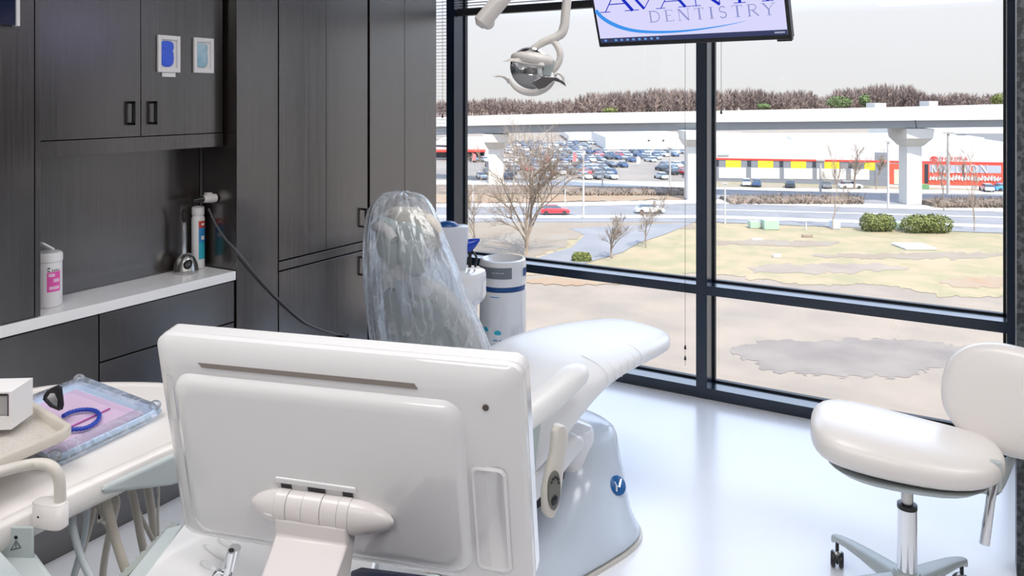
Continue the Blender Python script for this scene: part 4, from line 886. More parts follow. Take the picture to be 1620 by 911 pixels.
bm = nb(); a = TV(TW/2, THt*.6, -.036); tube(bm, [a, a-Tnn*.10, a-Tn*.12+Vector((0, 0, .1)), Vector(((a-Tn*.12).x, (a-Tn*.12).y, CEIL-.004))], .022, 12); finish('ceiling_mount', bm, 'black', tv)
# ================================================================ dental operating light on jointed arm
DZ = 2.6
def D(px, py, dz=0): return P(px, py, DZ+dz)
dl = thing('dental_light', 'chrome and white dental operating light on a ceiling arm', 'dental light', D(845, 148))
pxm = DZ/F
M['lampwhite'] = mat('lamp_white', (.62, .59, .56), .3)
bm = nb(); tube(bm, [D(905, -60, .0), D(899, -20), D(895, 20), D(893, 44)], [15*pxm/2]*2+[14.5*pxm/2]*2, 18); finish('drop_arm', bm, 'lampwhite', dl)
bm = nb(); tube(bm, smooth([D(893, 40), D(889, 52), D(878, 60), D(862, 66), D(848, 74), D(838, 82), D(826, 88)], 5), [7.5*pxm]*8+[7*pxm]*5+[6.2*pxm]*5+[5.5*pxm]*5+[4.5*pxm]*5+[3.5*pxm]*3, 14); finish('yoke', bm, 'lampwhite', dl)
bm = nb(); tube(bm, smooth([D(872, 62), D(881, 72, -.005), D(886, 84, -.01), D(885, 96, -.01), D(879, 107, -.01), D(873, 113, -.01)], 5), [5*pxm]*6+[5.2*pxm]*20, 14); finish('yoke_arm', bm, 'lampwhite', dl)
bm = nb(); ellipsoid(bm, D(843, 95), (C(1, .15)-C(0, 0))*35*pxm+Vector((0, 0, -.008)), (C(-.15, 1)-C(0, 0))*.075, Vector((0, 0, 1))*12.5*pxm, 28, 12, .8); finish('housing', bm, 'lampwhite', dl)
bm = nb(); prism(bm, [D(862, 90, -.05), D(877, 95, -.04), D(876, 108, -.03), D(870, 120, -.02), D(858, 118, -.03), D(861, 103, -.05)], C(0, .05)-C(0, 0)); finish('side_bracket', bm, 'greyshell', dl, bev=.004)
# reflector bowl: open towards the viewer and to the left
bc_ = D(838, 110); axd = (C(-.35, -1)-C(0, 0)).normalized(); axd.z = -.3; axd.normalize()
bm = nb(); R_ = 33*pxm; pr = []
for k in range(15): a = math.radians(6+72*k/14); pr.append((R_*1.08*math.sin(a), -R_*.9*math.cos(a)))
pr2 = [(r*.955, z+.006) for r, z in reversed(pr)]
lathe(bm, pr+pr2, bc_, 40, axis=axd, caps=True); finish('reflector', bm, 'chrome', dl)
bm = nb(); pts = [];
for k in range(25): a = math.radians(200+150*k/24); pts.append(D(841+39*math.cos(a), 112-35*math.sin(a)*1.0, -.045))
rs = [(2.0+5.0*math.sin(math.pi*k/24))*pxm*.75 for k in range(25)]; tube(bm, pts, rs, 12); finish('rim_band', bm, 'lampwhite', dl)
bm = nb()
prism(bm, [D(795, 97.5, -.05), D(806, 92, -.05), D(820, 92, -.06), D(860, 99, -.07), D(862, 104, -.07), D(835, 101, -.075), D(812, 97, -.06)], C(0, .006)-C(0, 0)); finish('upper_blade', bm, 'lampwhite', dl, bev=.001)
bm = nb(); prism(bm, [D(840, 131, -.07), D(858, 121, -.08), D(880, 122, -.07), D(893, 130, -.06), D(897, 138, -.05), D(886, 131, -.06), D(876, 128, -.07), D(862, 139, -.08), D(852, 142, -.075)], C(0, .008)-C(0, 0)); finish('lower_blade', bm, 'chrome', dl, bev=.001)
bm = nb(); tube(bm, smooth([D(781, 121, -.06), D(786, 120.5, -.05), D(794, 121, -.04), D(801, 125, -.02), D(805, 131, -.01)], 5), [.6*pxm]*3+[1.4*pxm]*9+[2*pxm]*9, 10); finish('handle', bm, 'lampwhite', dl)
bm = nb(); tube(bm, smooth([D(876, 118, -.05), D(884, 116, -.05), D(891, 123, -.05), D(890, 133, -.05)], 5), 2.2*pxm, 10); finish('handle', bm, 'lampwhite', dl)
bm = nb(); prism(bm, [D(886, 122, -.055), D(903, 130, -.05), D(893, 138, -.05), D(872, 143, -.06), D(868, 138, -.06)], C(0, .002)-C(0, 0)); finish('clear_shield', bm, 'glass', dl, sm=False)
bm = nb(); prism(bm, [D(776, 117, -.055), D(790, 119, -.05), D(799, 124, -.05), D(786, 127, -.05)], C(0, .002)-C(0, 0)); finish('clear_shield', bm, 'glass', dl, sm=False)
# spring arm
def D2(px, py, dz=0): return P(px, py, 2.45+dz)
k2 = 2.45/F
bm = nb(); tube(bm, [D2(758, 42), D2(762, 36), D2(785, 8), D2(830, -45), D2(905, -62, .15)], [6*k2, 14*k2, 14*k2, 13*k2, 12*k2], 20); finish('spring_arm', bm, 'lampwhite', dl)
bm = nb(); ellipsoid(bm, D2(772, 36, .03), (C(1, 0)-C(0, 0))*11*k2, (C(0, 1)-C(0, 0))*.03, ez*11*k2, 20, 10); finish('elbow_cap', bm, 'lampwhite', dl)
bm = nb(); a = D2(905, -62, .15); tube(bm, [a, Vector((a.x, a.y, CEIL-.003))], .03, 14); lathe(bm, [(.001, 0), (.09, 0), (.08, -.02), (.001, -.021)], (a.x, a.y, CEIL-.003), 24); finish('ceiling_post', bm, 'lampwhite', dl)
# ================================================================ outdoors, about 16 m below the room
GZ = EYE-18.0
def Gd(px, py, dz=0.0): return PH(px, py, GZ+dz)
M['sand'] = mat('pale_sand_ground', (.22, .180, .138), .9, col2=(.175, .146, .115), nscale=.22, detail=10, bump=.3, bscale=1)
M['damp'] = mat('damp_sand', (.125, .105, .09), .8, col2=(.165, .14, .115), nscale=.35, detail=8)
M['grass'] = mat('dry_grass', (.26, .205, .125), .95, col2=(.20, .18, .10), nscale=.35, detail=12, lo=.38, hi=.62)
M['dirt'] = mat('tan_dirt', (0.182, 0.143, 0.102), .95, col2=(0.193, 0.168, 0.132), nscale=.2, detail=8)
M['reddirt'] = mat('reddish_clay', (0.231, 0.149, 0.088), .95, col2=(0.220, 0.176, 0.121), nscale=.3, detail=8)
M['asphalt'] = mat('pale_asphalt', (0.143, 0.146, 0.154), .85, col2=(0.176, 0.176, 0.182), nscale=.2, detail=6)
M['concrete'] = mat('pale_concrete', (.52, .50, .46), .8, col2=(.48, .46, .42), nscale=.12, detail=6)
M['concshade'] = mat('shaded_girder_concrete', (.24, .26, .28), .8)  # concrete darkened in colour to stand for shade below the parapet
M['whitepaint'] = mat('white_render', (.50, .49, .47), .7)
M['kerb'] = mat('white_kerb', (0.374, 0.360, 0.338), .8)
M['redband'] = mat('red_fascia', (.75, .045, .03), .5)
M['yellow'] = mat('yellow_panel', (.62, .50, .02), .6)
M['greywall'] = mat('blue_grey_wall', (.17, .18, .20), .6)
M['darkwin'] = mat('dark_window', (.03, .035, .045), .3)
M['bark'] = mat('bare_branches', (.20, .155, .115), .9, col2=(.27, .21, .16), nscale=1)
M['farwood'] = mat('far_bare_wood', (0.126, 0.095, 0.086), 1, spec=.1, col2=(0.216, 0.167, 0.144), nscale=.03, stretch=(1, 1, .4))
M['evergreen'] = mat('evergreen', (.10, .145, .05), .9); M['bushleaf'] = mat('bush_leaves', (0.140, 0.154, 0.035), .8, col2=(0.084, 0.105, 0.021), nscale=2)
M['brush'] = mat('dark_brush', (.11, .085, .065), .95, col2=(.20, .155, .12), nscale=.6)
from mathutils.geometry import delaunay_2d_cdt
def patch(name, pts, m, dz, kind='structure', jit=None):
    if jit is None: jit = 1 if m in ('sand', 'damp', 'grass', 'dirt', 'reddirt') else 0
    if jit:
        pp = []
        for (x0, y0), (x1, y1) in zip(pts, pts[1:]+pts[:1]):
            n_ = max(1, int(math.hypot(x1-x0, (y1-y0)*4)/5))
            for k in range(n_):
                x, y = x0+(x1-x0)*k/n_, y0+(y1-y0)*k/n_; s_ = .011*(y-HY)*jit; pp.append((x+4*s_*noise.noise(Vector((x*.11, y*.3, 1))), y+s_*(noise.noise(Vector((x*.05, y*.4, 5)))*1.3+noise.noise(Vector((x*.25, y*.9, 9))))))
        pts = pp
    bm = nb(); vs = [Gd(x, y) for x, y in pts]
    from_ = [Vector((v.x, v.y)) for v in vs]
    co, _e, fa = delaunay_2d_cdt(from_, [], [list(range(len(from_)))], 1, 1e-5)[:3]
    bv = [bm.verts.new((v.x, v.y, GZ+dz)) for v in co]
    for f_ in fa:
        try: bm.faces.new([bv[i] for i in f_])
        except Exception: pass
    o = finish(name, bm, m, sm=False); o['kind'] = kind; return o
bm = nb(); vs = [C(-900, 6), C(1000, 6), C(1000, 1400), C(-900, 1400)]; prism(bm, [Vector((v.x, v.y, GZ-.5)) for v in vs], (0, 0, -.5)); struct('ground', bm, 'sand')
bm = nb(); vs = [C(-900, 10), C(1000, 10), C(1000, 300), C(-900, 300)]; prism(bm, [Vector((v.x, v.y, GZ)) for v in vs], (0, 0, -.4)); struct('ground_near', bm, 'sand')
def blob(x0, x1, yc, hy, seed, n=28, amp=.35):
    o = []; r = random.Random(seed)
    ph = [r.uniform(0, 6) for _ in range(4)]
    for k in range(n):
        a = 2*math.pi*k/n; f = 1+amp*.5*(math.sin(2*a+ph[0])*.5+math.sin(3*a+ph[1])*.5+math.sin(5*a+ph[2])*.3+math.sin(9*a+ph[3])*.15)
        o.append(((x0+x1)/2+(x1-x0)/2*math.cos(a)*f, yc+hy*math.sin(a)*f))
    return o
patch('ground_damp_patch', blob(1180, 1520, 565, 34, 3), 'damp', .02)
patch('ground_grass_field', [(600, 452), (760, 452), (900, 425), (1000, 440), (1120, 432), (1250, 448), (1400, 452), (1500, 470), (1750, 470), (1750, 358), (1100, 352), (940, 362), (600, 380)], 'grass', .03)
patch('ground_clay', blob(1490, 1600, 447, 9, 5), 'reddirt', .05); patch('ground_clay', blob(830, 1000, 445, 7, 8), 'reddirt', .05)
patch('ground_bare_patch', blob(1180, 1420, 425, 8, 9), 'sand', .05); patch('ground_bare_patch', blob(1300, 1600, 405, 5, 12), 'dirt', .05)
patch('ground_bare_patch', blob(1130, 1330, 385, 5, 14), 'dirt', .05)
patch('ground_left_dirt', [(560, 460), (560, 330), (880, 330), (1095, 335), (1100, 362), (935, 366), (905, 380), (895, 392), (860, 402), (830, 415), (700, 440)], 'dirt', .06)
patch('footpath', [(835, 414), (870, 402), (905, 392), (925, 372), (900, 362), (1000, 357), (1100, 352), (1050, 372), (1010, 385), (985, 400), (900, 425), (850, 428)], 'asphalt', .08)
patch('road', [(500, 352), (1120, 352), (1620, 371), (1900, 376), (1900, 342), (1620, 336), (1120, 322), (860, 327), (500, 327)], 'asphalt', .09)
patch('road_kerb', [(500, 330), (860, 328), (1120, 322.5), (1620, 337), (1900, 342), (1900, 334), (1620, 330), (1120, 316), (860, 322), (500, 324)], 'kerb', .12)
patch('road_kerb', [(500, 346), (1120, 346), (1620, 363), (1900, 367), (1900, 360), (1620, 358), (1120, 341.5), (500, 342)], 'kerb', .12)
patch('road_kerb', [(1120, 333), (1620, 347), (1900, 351), (1900, 348), (1620, 345), (1120, 331.5)], 'kerb', .12)
patch('road_far', [(1120, 316), (1620, 330), (1900, 334), (1900, 309), (1620, 306), (1120, 296)], 'asphalt', .07)
patch('road_kerb', [(1120, 301), (1400, 306), (1620, 309), (1900, 312), (1900, 306), (1620, 303), (1400, 300), (1120, 297)], 'kerb', .12)
patch('ground_verge', [(500, 322), (860, 320), (1110, 316), (1110, 306), (860, 308), (500, 308)], 'reddirt', .1)
patch('road_middle', [(500, 308), (1110, 306), (1110, 294), (500, 290)], 'brush', .1)
patch('road_kerb', [(500, 292), (860, 294), (1110, 298), (1110, 289), (860, 286), (500, 286)], 'kerb', .14)
patch('parking_lot', [(560, 288), (1110, 290), (1128, 226), (560, 226)], mat('lot_asphalt', (.155, .14, .125), .9, col2=(.20, .175, .145), nscale=.05, detail=6), .05)
patch('dealer_yard', [(1115, 302), (1700, 308), (1700, 230), (1115, 226)], mat('yard_ground', (.23, .205, .16), .9, col2=(.21, .195, .12), nscale=.1), .04)
# pebbles and slabs lying on the ground
for nm, x0, x1, y0, y1, h, m, lab in (('concrete_slab', 1433, 1482, 384, 396, .9, 'whitepaint', 'flat white concrete block on the dry grass below the bushes'),
      ('white_debris', 1224, 1236, 401, 408, .35, 'whitepaint', 'small white lump on dry grass near the centre mullion'),
      ('white_debris', 1190, 1207, 377, 380, .2, 'whitepaint', 'low flat white slab in the grass before the utility boxes'),
      ('utility_box', 1187, 1202, 354, 362, 1.0, 'evg', 'left of two low green utility boxes by the road'), ('utility_box', 1209, 1233, 352, 364, 1.3, 'evg', 'larger right one of two green utility boxes by the road'),
      ('utility_box', 1318, 1330, 352, 363, 1.1, 'bluebox', 'pale blue utility cabinet on the verge by the road'),
      ('utility_box', 1419, 1428, 356, 365, 1.1, 'evg', 'small green box between the two green bushes'),
      ('log', 1270, 1286, 370, 376, .35, 'bark', 'short dark log lying in the dry grass')):
    if m not in M: M['evg'] = mat('pale_green_box', (.27, .36, .27), .6); M['bluebox'] = mat('pale_blue_box', (.38, .43, .50), .6)
    a, b = Gd(x0, y1), Gd(x1, y1); d_ = (b-a); nn = Vector((-d_.y, d_.x, 0)).normalized(); nn = nn if nn.dot(a) > 0 else -nn
    dp = h*1.2 if nm != 'concrete_slab' else 3.5
    hh = h if nm != 'concrete_slab' else .25
    bm = nb(); prism(bm, [Vector((v.x, v.y, GZ+.04)) for v in (a, b, b+nn*dp, a+nn*dp)], (0, 0, hh)); tag(finish(nm, bm, m, bev=.08*min(1, h)), lab, nm.replace('_', ' ').split()[-1] if nm != 'utility_box' else 'utility box')
# ---------------------------------------------------------------- elevated railway
VP = [(560, 192, 205, 219, 178), (738, 184.5, 199, 212, 165), (900, 180.5, 196, 209, 153), (1092, 177.5, 193.5, 207, 140), (1250, 174.5, 192.5, 205, 134), (1440, 170.5, 190.5, 203, 129), (1607, 166, 189, 201, 126), (1800, 161, 187, 199, 123)]
bm = nb(); bg_ = nb(); s1 = []; s2 = []; dW = C(0.10, 1)-C(0, 0)
for px, yt, ym, yb_, Z in VP:
    a, b, c = P(px, yt, Z), P(px, ym, Z), P(px, yb_, Z+1.2)
    b = Vector((a.x, a.y, b.z)); s1.append([a, a+dW*.4, a+dW*.4+Vector((0, 0, -1.0)), a+dW*8+Vector((0, 0, -1.0)), a+dW*8, a+dW*8.4, Vector(((a+dW*8.4).x, (a+dW*8.4).y, b.z)), b])
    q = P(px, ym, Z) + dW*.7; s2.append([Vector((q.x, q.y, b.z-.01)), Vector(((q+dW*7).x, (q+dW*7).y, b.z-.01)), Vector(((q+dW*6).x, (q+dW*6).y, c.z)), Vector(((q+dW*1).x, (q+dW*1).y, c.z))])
vd = thing('viaduct', 'long pale concrete elevated railway crossing the view outside', 'viaduct', P(1250, 205, 137))
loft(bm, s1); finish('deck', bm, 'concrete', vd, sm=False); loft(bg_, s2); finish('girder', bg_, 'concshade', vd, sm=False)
bm = nb(); a = P(1448, 190, 128.2); b = P(1450, 203, 128.6); tube(bm, [a, b], .10, 6); finish('expansion_joint', bm, 'darkwin', vd)
for px, y0, y1, yb_, wd_, Z, hs_ in ((1440, 203, 232, 329, 24, 130.5, 44), (1100, 207, 232, 326, 30, 136, 44), (785, 212, 236, 290, 24, 163, 40)):
    zt, zc, zb = P(px, y0, Z).z, P(px, y1, Z).z, GZ; cw, sw = wd_*Z/F/2, hs_*Z/F/2
    r_ = C(1, 0)-C(0, 0); f_ = C(0, 1)-C(0, 0); c0 = P(px, y1, Z+3.2)
    bm = nb(); loft(bm, [[Vector((c0.x, c0.y, z)) + r_*u + f_*v for u, v in ((-w_, -d2), (w_, -d2), (w_, d2), (-w_, d2))] for z, w_, d2 in ((zb, cw, 1.4), (zc, cw, 1.4), (zc+.05, cw*1.15, 1.6), (zc+(zt-zc)*.45, sw*.95, 3.2), (zt-.05, sw, 3.4))]); finish('pier', bm, 'concrete', vd, sm=False)
# ---------------------------------------------------------------- dealership hall
dA, dB = (1104, 171.0), (1598, 153.0)
def wl(px):     # wall distance at a photo column
    # line between A and B in plan
    ax, az = (dA[0]-CX)/F*dA[1], dA[1]; bx, bz_ = (dB[0]-CX)/F*dB[1], dB[1]; u = (px-CX)/F
    t_ = (ax-u*az)/(u*(bz_-az)-(bx-ax)); return az+(bz_-az)*t_
def Wp(px, py, out=0.0): Z = wl(px); p = P(px, py, Z); d = (C(.12, -1)-C(0, 0)).normalized(); return p + d*out
dh = thing('car_dealership', 'long white hall with red fascia stripe and yellow panels outside', 'building', Vector((*Wp(1340, 290).xy, GZ)))
back = (C(10.9, 45)-C(0, 0))
def yy(px, a, b): return a+(b-a)*(px-1132)/(1590-1132)      # sloping horizontals
bm = nb(); 
loft(bm, [[Wp(px, yy(px, 226, 226)), Wp(px, yy(px, 226, 226))+back, Vector((*(Wp(px, 290)+back).xy, GZ)), Vector((*Wp(px, 290).xy, GZ))] for px in (1104, 1598)]); finish('hall', bm, 'whitepaint', dh, sm=False)
bm = nb(); prism(bm, [Wp(1104, 249.5, .15), Wp(1598, 257, .15), Wp(1598, 260, .15), Wp(1104, 252, .15)], (C(0, .2)-C(0, 0))); finish('red_stripe', bm, 'redband', dh, sm=False)
def strip(x0, x1, ya, yb2, m, nm, out=.05, x_a=None):
    bm = nb(); prism(bm, [Wp(x0, yy(x0, *ya), out), Wp(x1, yy(x1, *ya), out), Wp(x1, yy(x1, *yb2), out), Wp(x0, yy(x0, *yb2), out)], (C(0, .1)-C(0, 0))); return finish(nm, bm, m, dh, sm=False)
strip(1106, 1405, (252, 261), (288, 301), 'greywall', 'recessed_wall', .03)
for x0, x1 in ((1148, 1172), (1199, 1223), (1251, 1275), (1304, 1328), (1367, 1386)): strip(x0, x1, (253, 260), (265, 273), 'yellow', 'yellow_panel', .08)
for x0, x1 in ((1137, 1180), (1188, 1233), (1240, 1285), (1292, 1338), (1346, 1375)): strip(x0, x1, (264.5, 270), (281.5, 287), 'whitepaint', 'white_panel', .09)
for x in (1131, 1182, 1233, 1285, 1342): strip(x, x+6, (253, 260), (263, 269), 'darkwin', 'dark_window', .07)
strip(1384, 1405, (236, 245), (288, 300), 'greywall', 'dark_corner', .12)
strip(1405, 1590, (259, 259), (286, 294), mat('red_wall', (.72, .075, .04), .6), 'red_wall', .08)
for x0, x1 in ((1470, 1482), (1485, 1497), (1503, 1521), (1526, 1533), (1538, 1583)): strip(x0, x1, (256, 262), (268, 274), mat('pale_blue_window', (.32, .34, .40), .3), 'window', .12)
strip(1462, 1468, (258, 260), (290, 290), 'darkwin', 'dark_window', .12); strip(1522, 1525, (258, 260), (285, 285), 'darkwin', 'dark_window', .12)
strip(1414, 1428, (268, 268), (290, 292), mat('cream_door', (.55, .50, .36), .6), 'cream_door', .12)
# blurred white lettering on the red wall
def fw_(x, y, n): return Wp(1468+x, 286.5-y, .16+n*10)
bm = nb()
x = 0
r = random.Random(4)
word(bm, 'MILLION', 4, 13, 13, fw_, .01, .22, 1.15)
for k in range(22):
    a = 2+k*5.1; yb_ = 2.2-k*.12 + r.uniform(-1, 1); h = r.uniform(6, 9.5)
    stroke(bm, [(a, yb_), (a+1.5, yb_+h), (a+3.2, yb_+1.5), (a+5, yb_+h*.8)], 2.4, fw_, .01)
finish('white_lettering', bm, 'whitepaint', dh, sm=False)
bm = nb()
def fr_(x, y, n): return Wp(1470+x, 253.5-y, .10+n*10)
stroke(bm, arc(7, 2.8, 5.5, 3.1, 0, 360, 20), .9, fr_, .01); stroke(bm, arc(7, 4.3, 3.4, 1.4, 0, 360, 16), .8, fr_, .01); stroke(bm, arc(7, 2.8, 1.6, 3.0, 0, 360, 16), .8, fr_, .01)
word(bm, 'TOYOTA', 17, .4, 5, fr_, .01, .2, 1.5); finish('red_lettering', bm, 'redband', dh, sm=False)
bm = nb()
for k in range(6): stroke(bm, [(k*3, 0), (k*3+1, 2.6), (k*3+2, 0)], .8, lambda x, y, n: Wp(1135+x, 247-y, .1+n*10), .01)
finish('grey_lettering', bm, 'greywall', dh, sm=False)
for x0, x1, y0, y1, lab in ((1134, 1180, 212, 224, 0), (1262, 1296, 221, 228, 0), (1500, 1590, 226, 236, 0)):
    bm = nb(); a, b = Wp(x0, y1), Wp(x1, y1); s = back*.25; zt = P(x0, y0, wl(x0)+11).z; zr = Wp(x0, 226).z
    prism(bm, [Vector((*(v).xy, zr)) for v in (a+s, b+s, b+s*1.9, a+s*1.9)], (0, 0, max(.6, zt-zr))); finish('roof_unit', bm, 'whitepaint', dh, sm=False)
def house(name, label, x0, x1, yt, ybase, Z, dep, m, extra=None):
    a, b = P(x0, yt, Z), P(x1, yt, Z); t = thing(name, label, 'building', Vector((*((a+b)/2).xy, GZ)))
    bm = nb(); bk = C(0, dep)-C(0, 0); zt = a.z
    prism(bm, [Vector((*v.xy, zt)) for v in (a, b, b+bk, a+bk)], (0, 0, GZ-zt)); finish('hall', bm, m, t, sm=False)
    if extra: extra(t, Z)
    return t
def ex1(t, Z):
    bm = nb(); prism(bm, [P(1080, 219, Z-.2), P(1086, 219, Z-.2), P(1086, 221, Z-.2), P(1080, 221, Z-.2)], C(0, .1)-C(0, 0)); finish('vent', bm, 'darkwin', t, sm=False)
    for x in (1025, 1048): bm = nb(); prism(bm, [P(x, 221, Z-.2), P(x+3, 221, Z-.2), P(x+3, 223, Z-.2), P(x, 223, Z-.2)], C(0, .1)-C(0, 0)); finish('vent', bm, 'darkwin', t, sm=False)
house('warehouse', 'low white warehouse behind the crowded parking lot', 958, 1100, 217, 233, 275, 50, 'whitepaint', ex1)
house('warehouse', 'pale low building far back, left of the wide white warehouse', 900, 950, 214, 222, 330, 60, 'concrete')
def ex2(t, Z):
    bm = nb(); prism(bm, [P(690, 236, Z-.3), P(768, 236, Z-.3), P(768, 239, Z-.3), P(690, 239, Z-.3)], C(0, -4)-C(0, 0)); finish('red_canopy', bm, 'redband', t, sm=False)
    bm = nb(); prism(bm, [P(690, 240, Z-.1), P(766, 240, Z-.1), P(766, 249, Z-.1), P(690, 249, Z-.1)], C(0, -.2)-C(0, 0)); finish('dark_opening', bm, 'darkwin', t, sm=False)
house('small_building', 'white building with red canopy seen left of the bare tree', 690, 772, 224, 250, 230, 30, 'whitepaint', ex2)
def ex3(t, Z):
    bm = nb(); prism(bm, [P(1478, 211, Z-.3), P(1586, 211, Z-.3), P(1586, 238, Z-.3), P(1525, 234, Z-.3), P(1520, 240, Z-.3), P(1478, 228, Z-.3)], C(0, -.2)-C(0, 0)); finish('blue_grey_front', bm, 'greywall', t, sm=False)
    bm = nb(); prism(bm, [P(1480, 213, Z-.6), P(1528, 213, Z-.6), P(1525, 230, Z-.6), P(1482, 226, Z-.6)], C(0, -.2)-C(0, 0)); finish('dark_window', bm, 'darkwin', t, sm=False)
house('grey_fronted_building', 'building with dark blue-grey front above the dealership roof', 1470, 1650, 205, 240, 235, 40, 'whitepaint', ex3)
house('distant_house', 'small white building on the wooded horizon at right', 1470, 1484, 160, 168, 500, 12, 'whitepaint')
house('distant_house', 'tiny pale building on horizon left of the taller white one', 1384, 1402, 163, 168, 485, 12, 'whitepaint')
# ---------------------------------------------------------------- wooded horizon
bm = nb(); s = []
for px in range(560, 1800, 20): s.append([Vector((*P(px, 150, 560).xy, GZ-.6)), P(px, 176-max(0, px-1000)*.008, 620), Vector((*P(px, 150, 900).xy, GZ-.6))])
loft(bm, s, caps=True); o = struct('ground_far_hill', bm, 'farwood')
def crown(px): 
    for (a, ya), (b, yb_) in zip(HP, HP[1:]):
        if a <= px <= b: return ya+(yb_-ya)*(px-a)/(b-a)
    return 150
HP = [(560, 152), (738, 155), (800, 153), (870, 158), (905, 152), (930, 144), (1000, 142), (1040, 137), (1110, 139), (1150, 139), (1190, 136), (1230, 143), (1280, 140), (1300, 150), (1330, 138), (1400, 131), (1440, 132), (1470, 146), (1520, 145), (1560, 147), (1600, 142), (1800, 146)]
def far_tree(bm, base, h, wdt, r, nb_=26, mi=0):
    tw = h*.012+.08
    def blade(a, b, w0):
        d = (b-a); s = d.cross(Vector((r.uniform(-1, 1), r.uniform(-1, 1), .3))).normalized()*w0
        v = [bm.verts.new(p) for p in (a-s, a+s, b)]; bm.faces.new(v).material_index = mi
    top = base+Vector((0, 0, h)); blade(base, top, tw*1.6); blade(base, top, tw*1.6)
    for k in range(nb_):
        z = r.uniform(.22, .98); a = base+Vector((0, 0, h*z*r.uniform(.6, .9))); sp = wdt*math.sin(math.pi*min(.95, z))**.6*r.uniform(.3, 1)
        an = r.uniform(0, 2*math.pi); b = base+Vector((math.cos(an)*sp, math.sin(an)*sp, h*z+h*.06)); blade(a, b, tw*r.uniform(1, 2.0))
r = random.Random(11)
bm = nb()
for k in range(1900):
    px = r.uniform(600, 1780); Z = r.uniform(520, 640); base = P(px, r.uniform(176, 186)-max(0, px-1000)*.012, Z); yt = crown(px)+r.uniform(-1, 9) + (r.random() < .35)*r.uniform(0, 8); h = P(px, yt, Z).z-base.z
    far_tree(bm, base, max(4, h), r.uniform(3.5, 7), r, 24)
o = finish('woodland', bm, 'farwood', sm=False, origin=P(1200, 172, 580)); tag(o, 'long band of bare brown woodland along the horizon', 'woodland', None, 'stuff')
def leafball(bm, c, rx, ry, rz, n, sz, r):
    for _ in range(n):
        v = Vector((r.gauss(0, 1), r.gauss(0, 1), r.gauss(0, 1))).normalized()*r.uniform(.6, 1.0)**.5; p = c+Vector((v.x*rx, v.y*ry, v.z*rz))
        a = Vector((r.uniform(-1, 1), r.uniform(-1, 1), r.uniform(-1, 1))).normalized(); b = a.cross(v).normalized(); s = sz*r.uniform(.6, 1.3)
        q = [bm.verts.new(p+a*s), bm.verts.new(p+b*s*.6), bm.verts.new(p-a*s), bm.verts.new(p-b*s*.6)]; bm.faces.new(q)
for px, y, hw, hh, lab in ((1327, 161, 20, 9, 'dark evergreen clump on the horizon below the highest woods'), (1368, 158, 8, 9, 'small evergreen on the horizon right of the dark clump'), (1583, 158, 14, 9, 'yellow-green tree on the horizon at the far right'), (965, 175, 12, 4, 'low yellow-green shrub above the viaduct left of mullion'), (1208, 168, 10, 4, 'low green shrub behind the viaduct right of mullion')):
    Z = 505; k_ = Z/F; bm = nb(); c = P(px, y, Z); leafball(bm, c, hw*k_, hw*k_, hh*k_, 420, .9, r); tube(bm, [Vector((c.x, c.y, c.z-hh*k_*1.2)), c], .4, 6)
    tag(finish('evergreen_tree', bm, 'evergreen' if px < 1500 and px != 965 else 'bushleaf', sm=False), lab, 'tree')
# ---------------------------------------------------------------- bare trees nearer by
def bare_tree(name, label, base, h, spread, seed, twigs=5, r0=.16, m='bark', lean=0, stems=0):
    r = random.Random(seed); bm = nb(); t_ = thing(name, label, 'tree', base)
    def br(p, d, l, rad, lv):
        n = 4; pts = [p]; q = p.copy(); dd = d.copy()
        for i in range(n):
            dd = (dd + Vector((r.uniform(-.16, .16), r.uniform(-.16, .16), r.uniform(-.02, .12)))).normalized(); q = q+dd*l/n; pts.append(q.copy())
        tube(tr if lv == 0 else bm, pts, [max(rad*(1-.16*i), .012) for i in range(n+1)], 5 if lv < 2 else 3, caps=lv < 2)
        if lv >= 4: return
        for k in range(twigs if lv < 3 else 4):
            f = r.uniform(.30, 1.0) if lv else r.uniform(.15, 1.0); i = min(n-1, int(f*n)); s = pts[i]+(pts[i+1]-pts[i])*(f*n-i)
            an = r.uniform(0, 2*math.pi); tilt = r.uniform(.45, 1.0)*spread
            e1 = dd.cross(Vector((0, .3, 1))).normalized(); e2 = dd.cross(e1)
            nd = (dd + (e1*math.cos(an)+e2*math.sin(an))*tilt).normalized()
            br(s, nd, l*r.uniform(.5, .75), rad*.5, lv+1)
    tr = nb(); br(base, Vector((lean, 0, 1)).normalized(), h*.5, r0, 0)
    for q_ in range(stems): an = q_*2.4+seed; br(base+Vector((0, 0, h*(.06+.05*q_))), Vector((math.cos(an)*.55, math.sin(an)*.55, 1)).normalized(), h*.46, r0*.55, 1)
    finish('trunk', tr, m, t_); finish('branches', bm, m, t_); return t_
b = Gd(832, 405); bare_tree('bare_tree', 'large leafless tree on tan slope behind the left window pane', b, 15.5, 1.0, 5, 6, .26, stems=4)
b = Gd(967, 408); bare_tree('bare_tree', 'slim leafless tree standing at the footpath bend', b, 7.5, .6, 9, 5, .13)
b = Gd(1022, 392); bare_tree('bare_tree', 'small leafless tree right of the footpath near mullion', b, 6.5, .7, 14, 5, .10)
b = Gd(752, 392); bare_tree('bare_tree', 'low leafless tree left of the large one', b, 9, .9, 21, 5, .10, stems=2)
b = Gd(1316, 364); bare_tree('sapling', 'thin leafless sapling on verge in front of the hall', b, 11, .35, 24, 4, .09)
b = Gd(1541, 366); bare_tree('sapling', 'thin leafless sapling near the right window edge', b, 10, .35, 27, 4, .09)
b = Gd(1493, 334); bare_tree('sapling', 'thin leafless sapling right of the concrete pier', b, 9, .35, 29, 4, .09)
b = Gd(1352, 300); bare_tree('bare_tree', 'leafless tree against the white hall facade', b, 9, .8, 33, 5, .2)
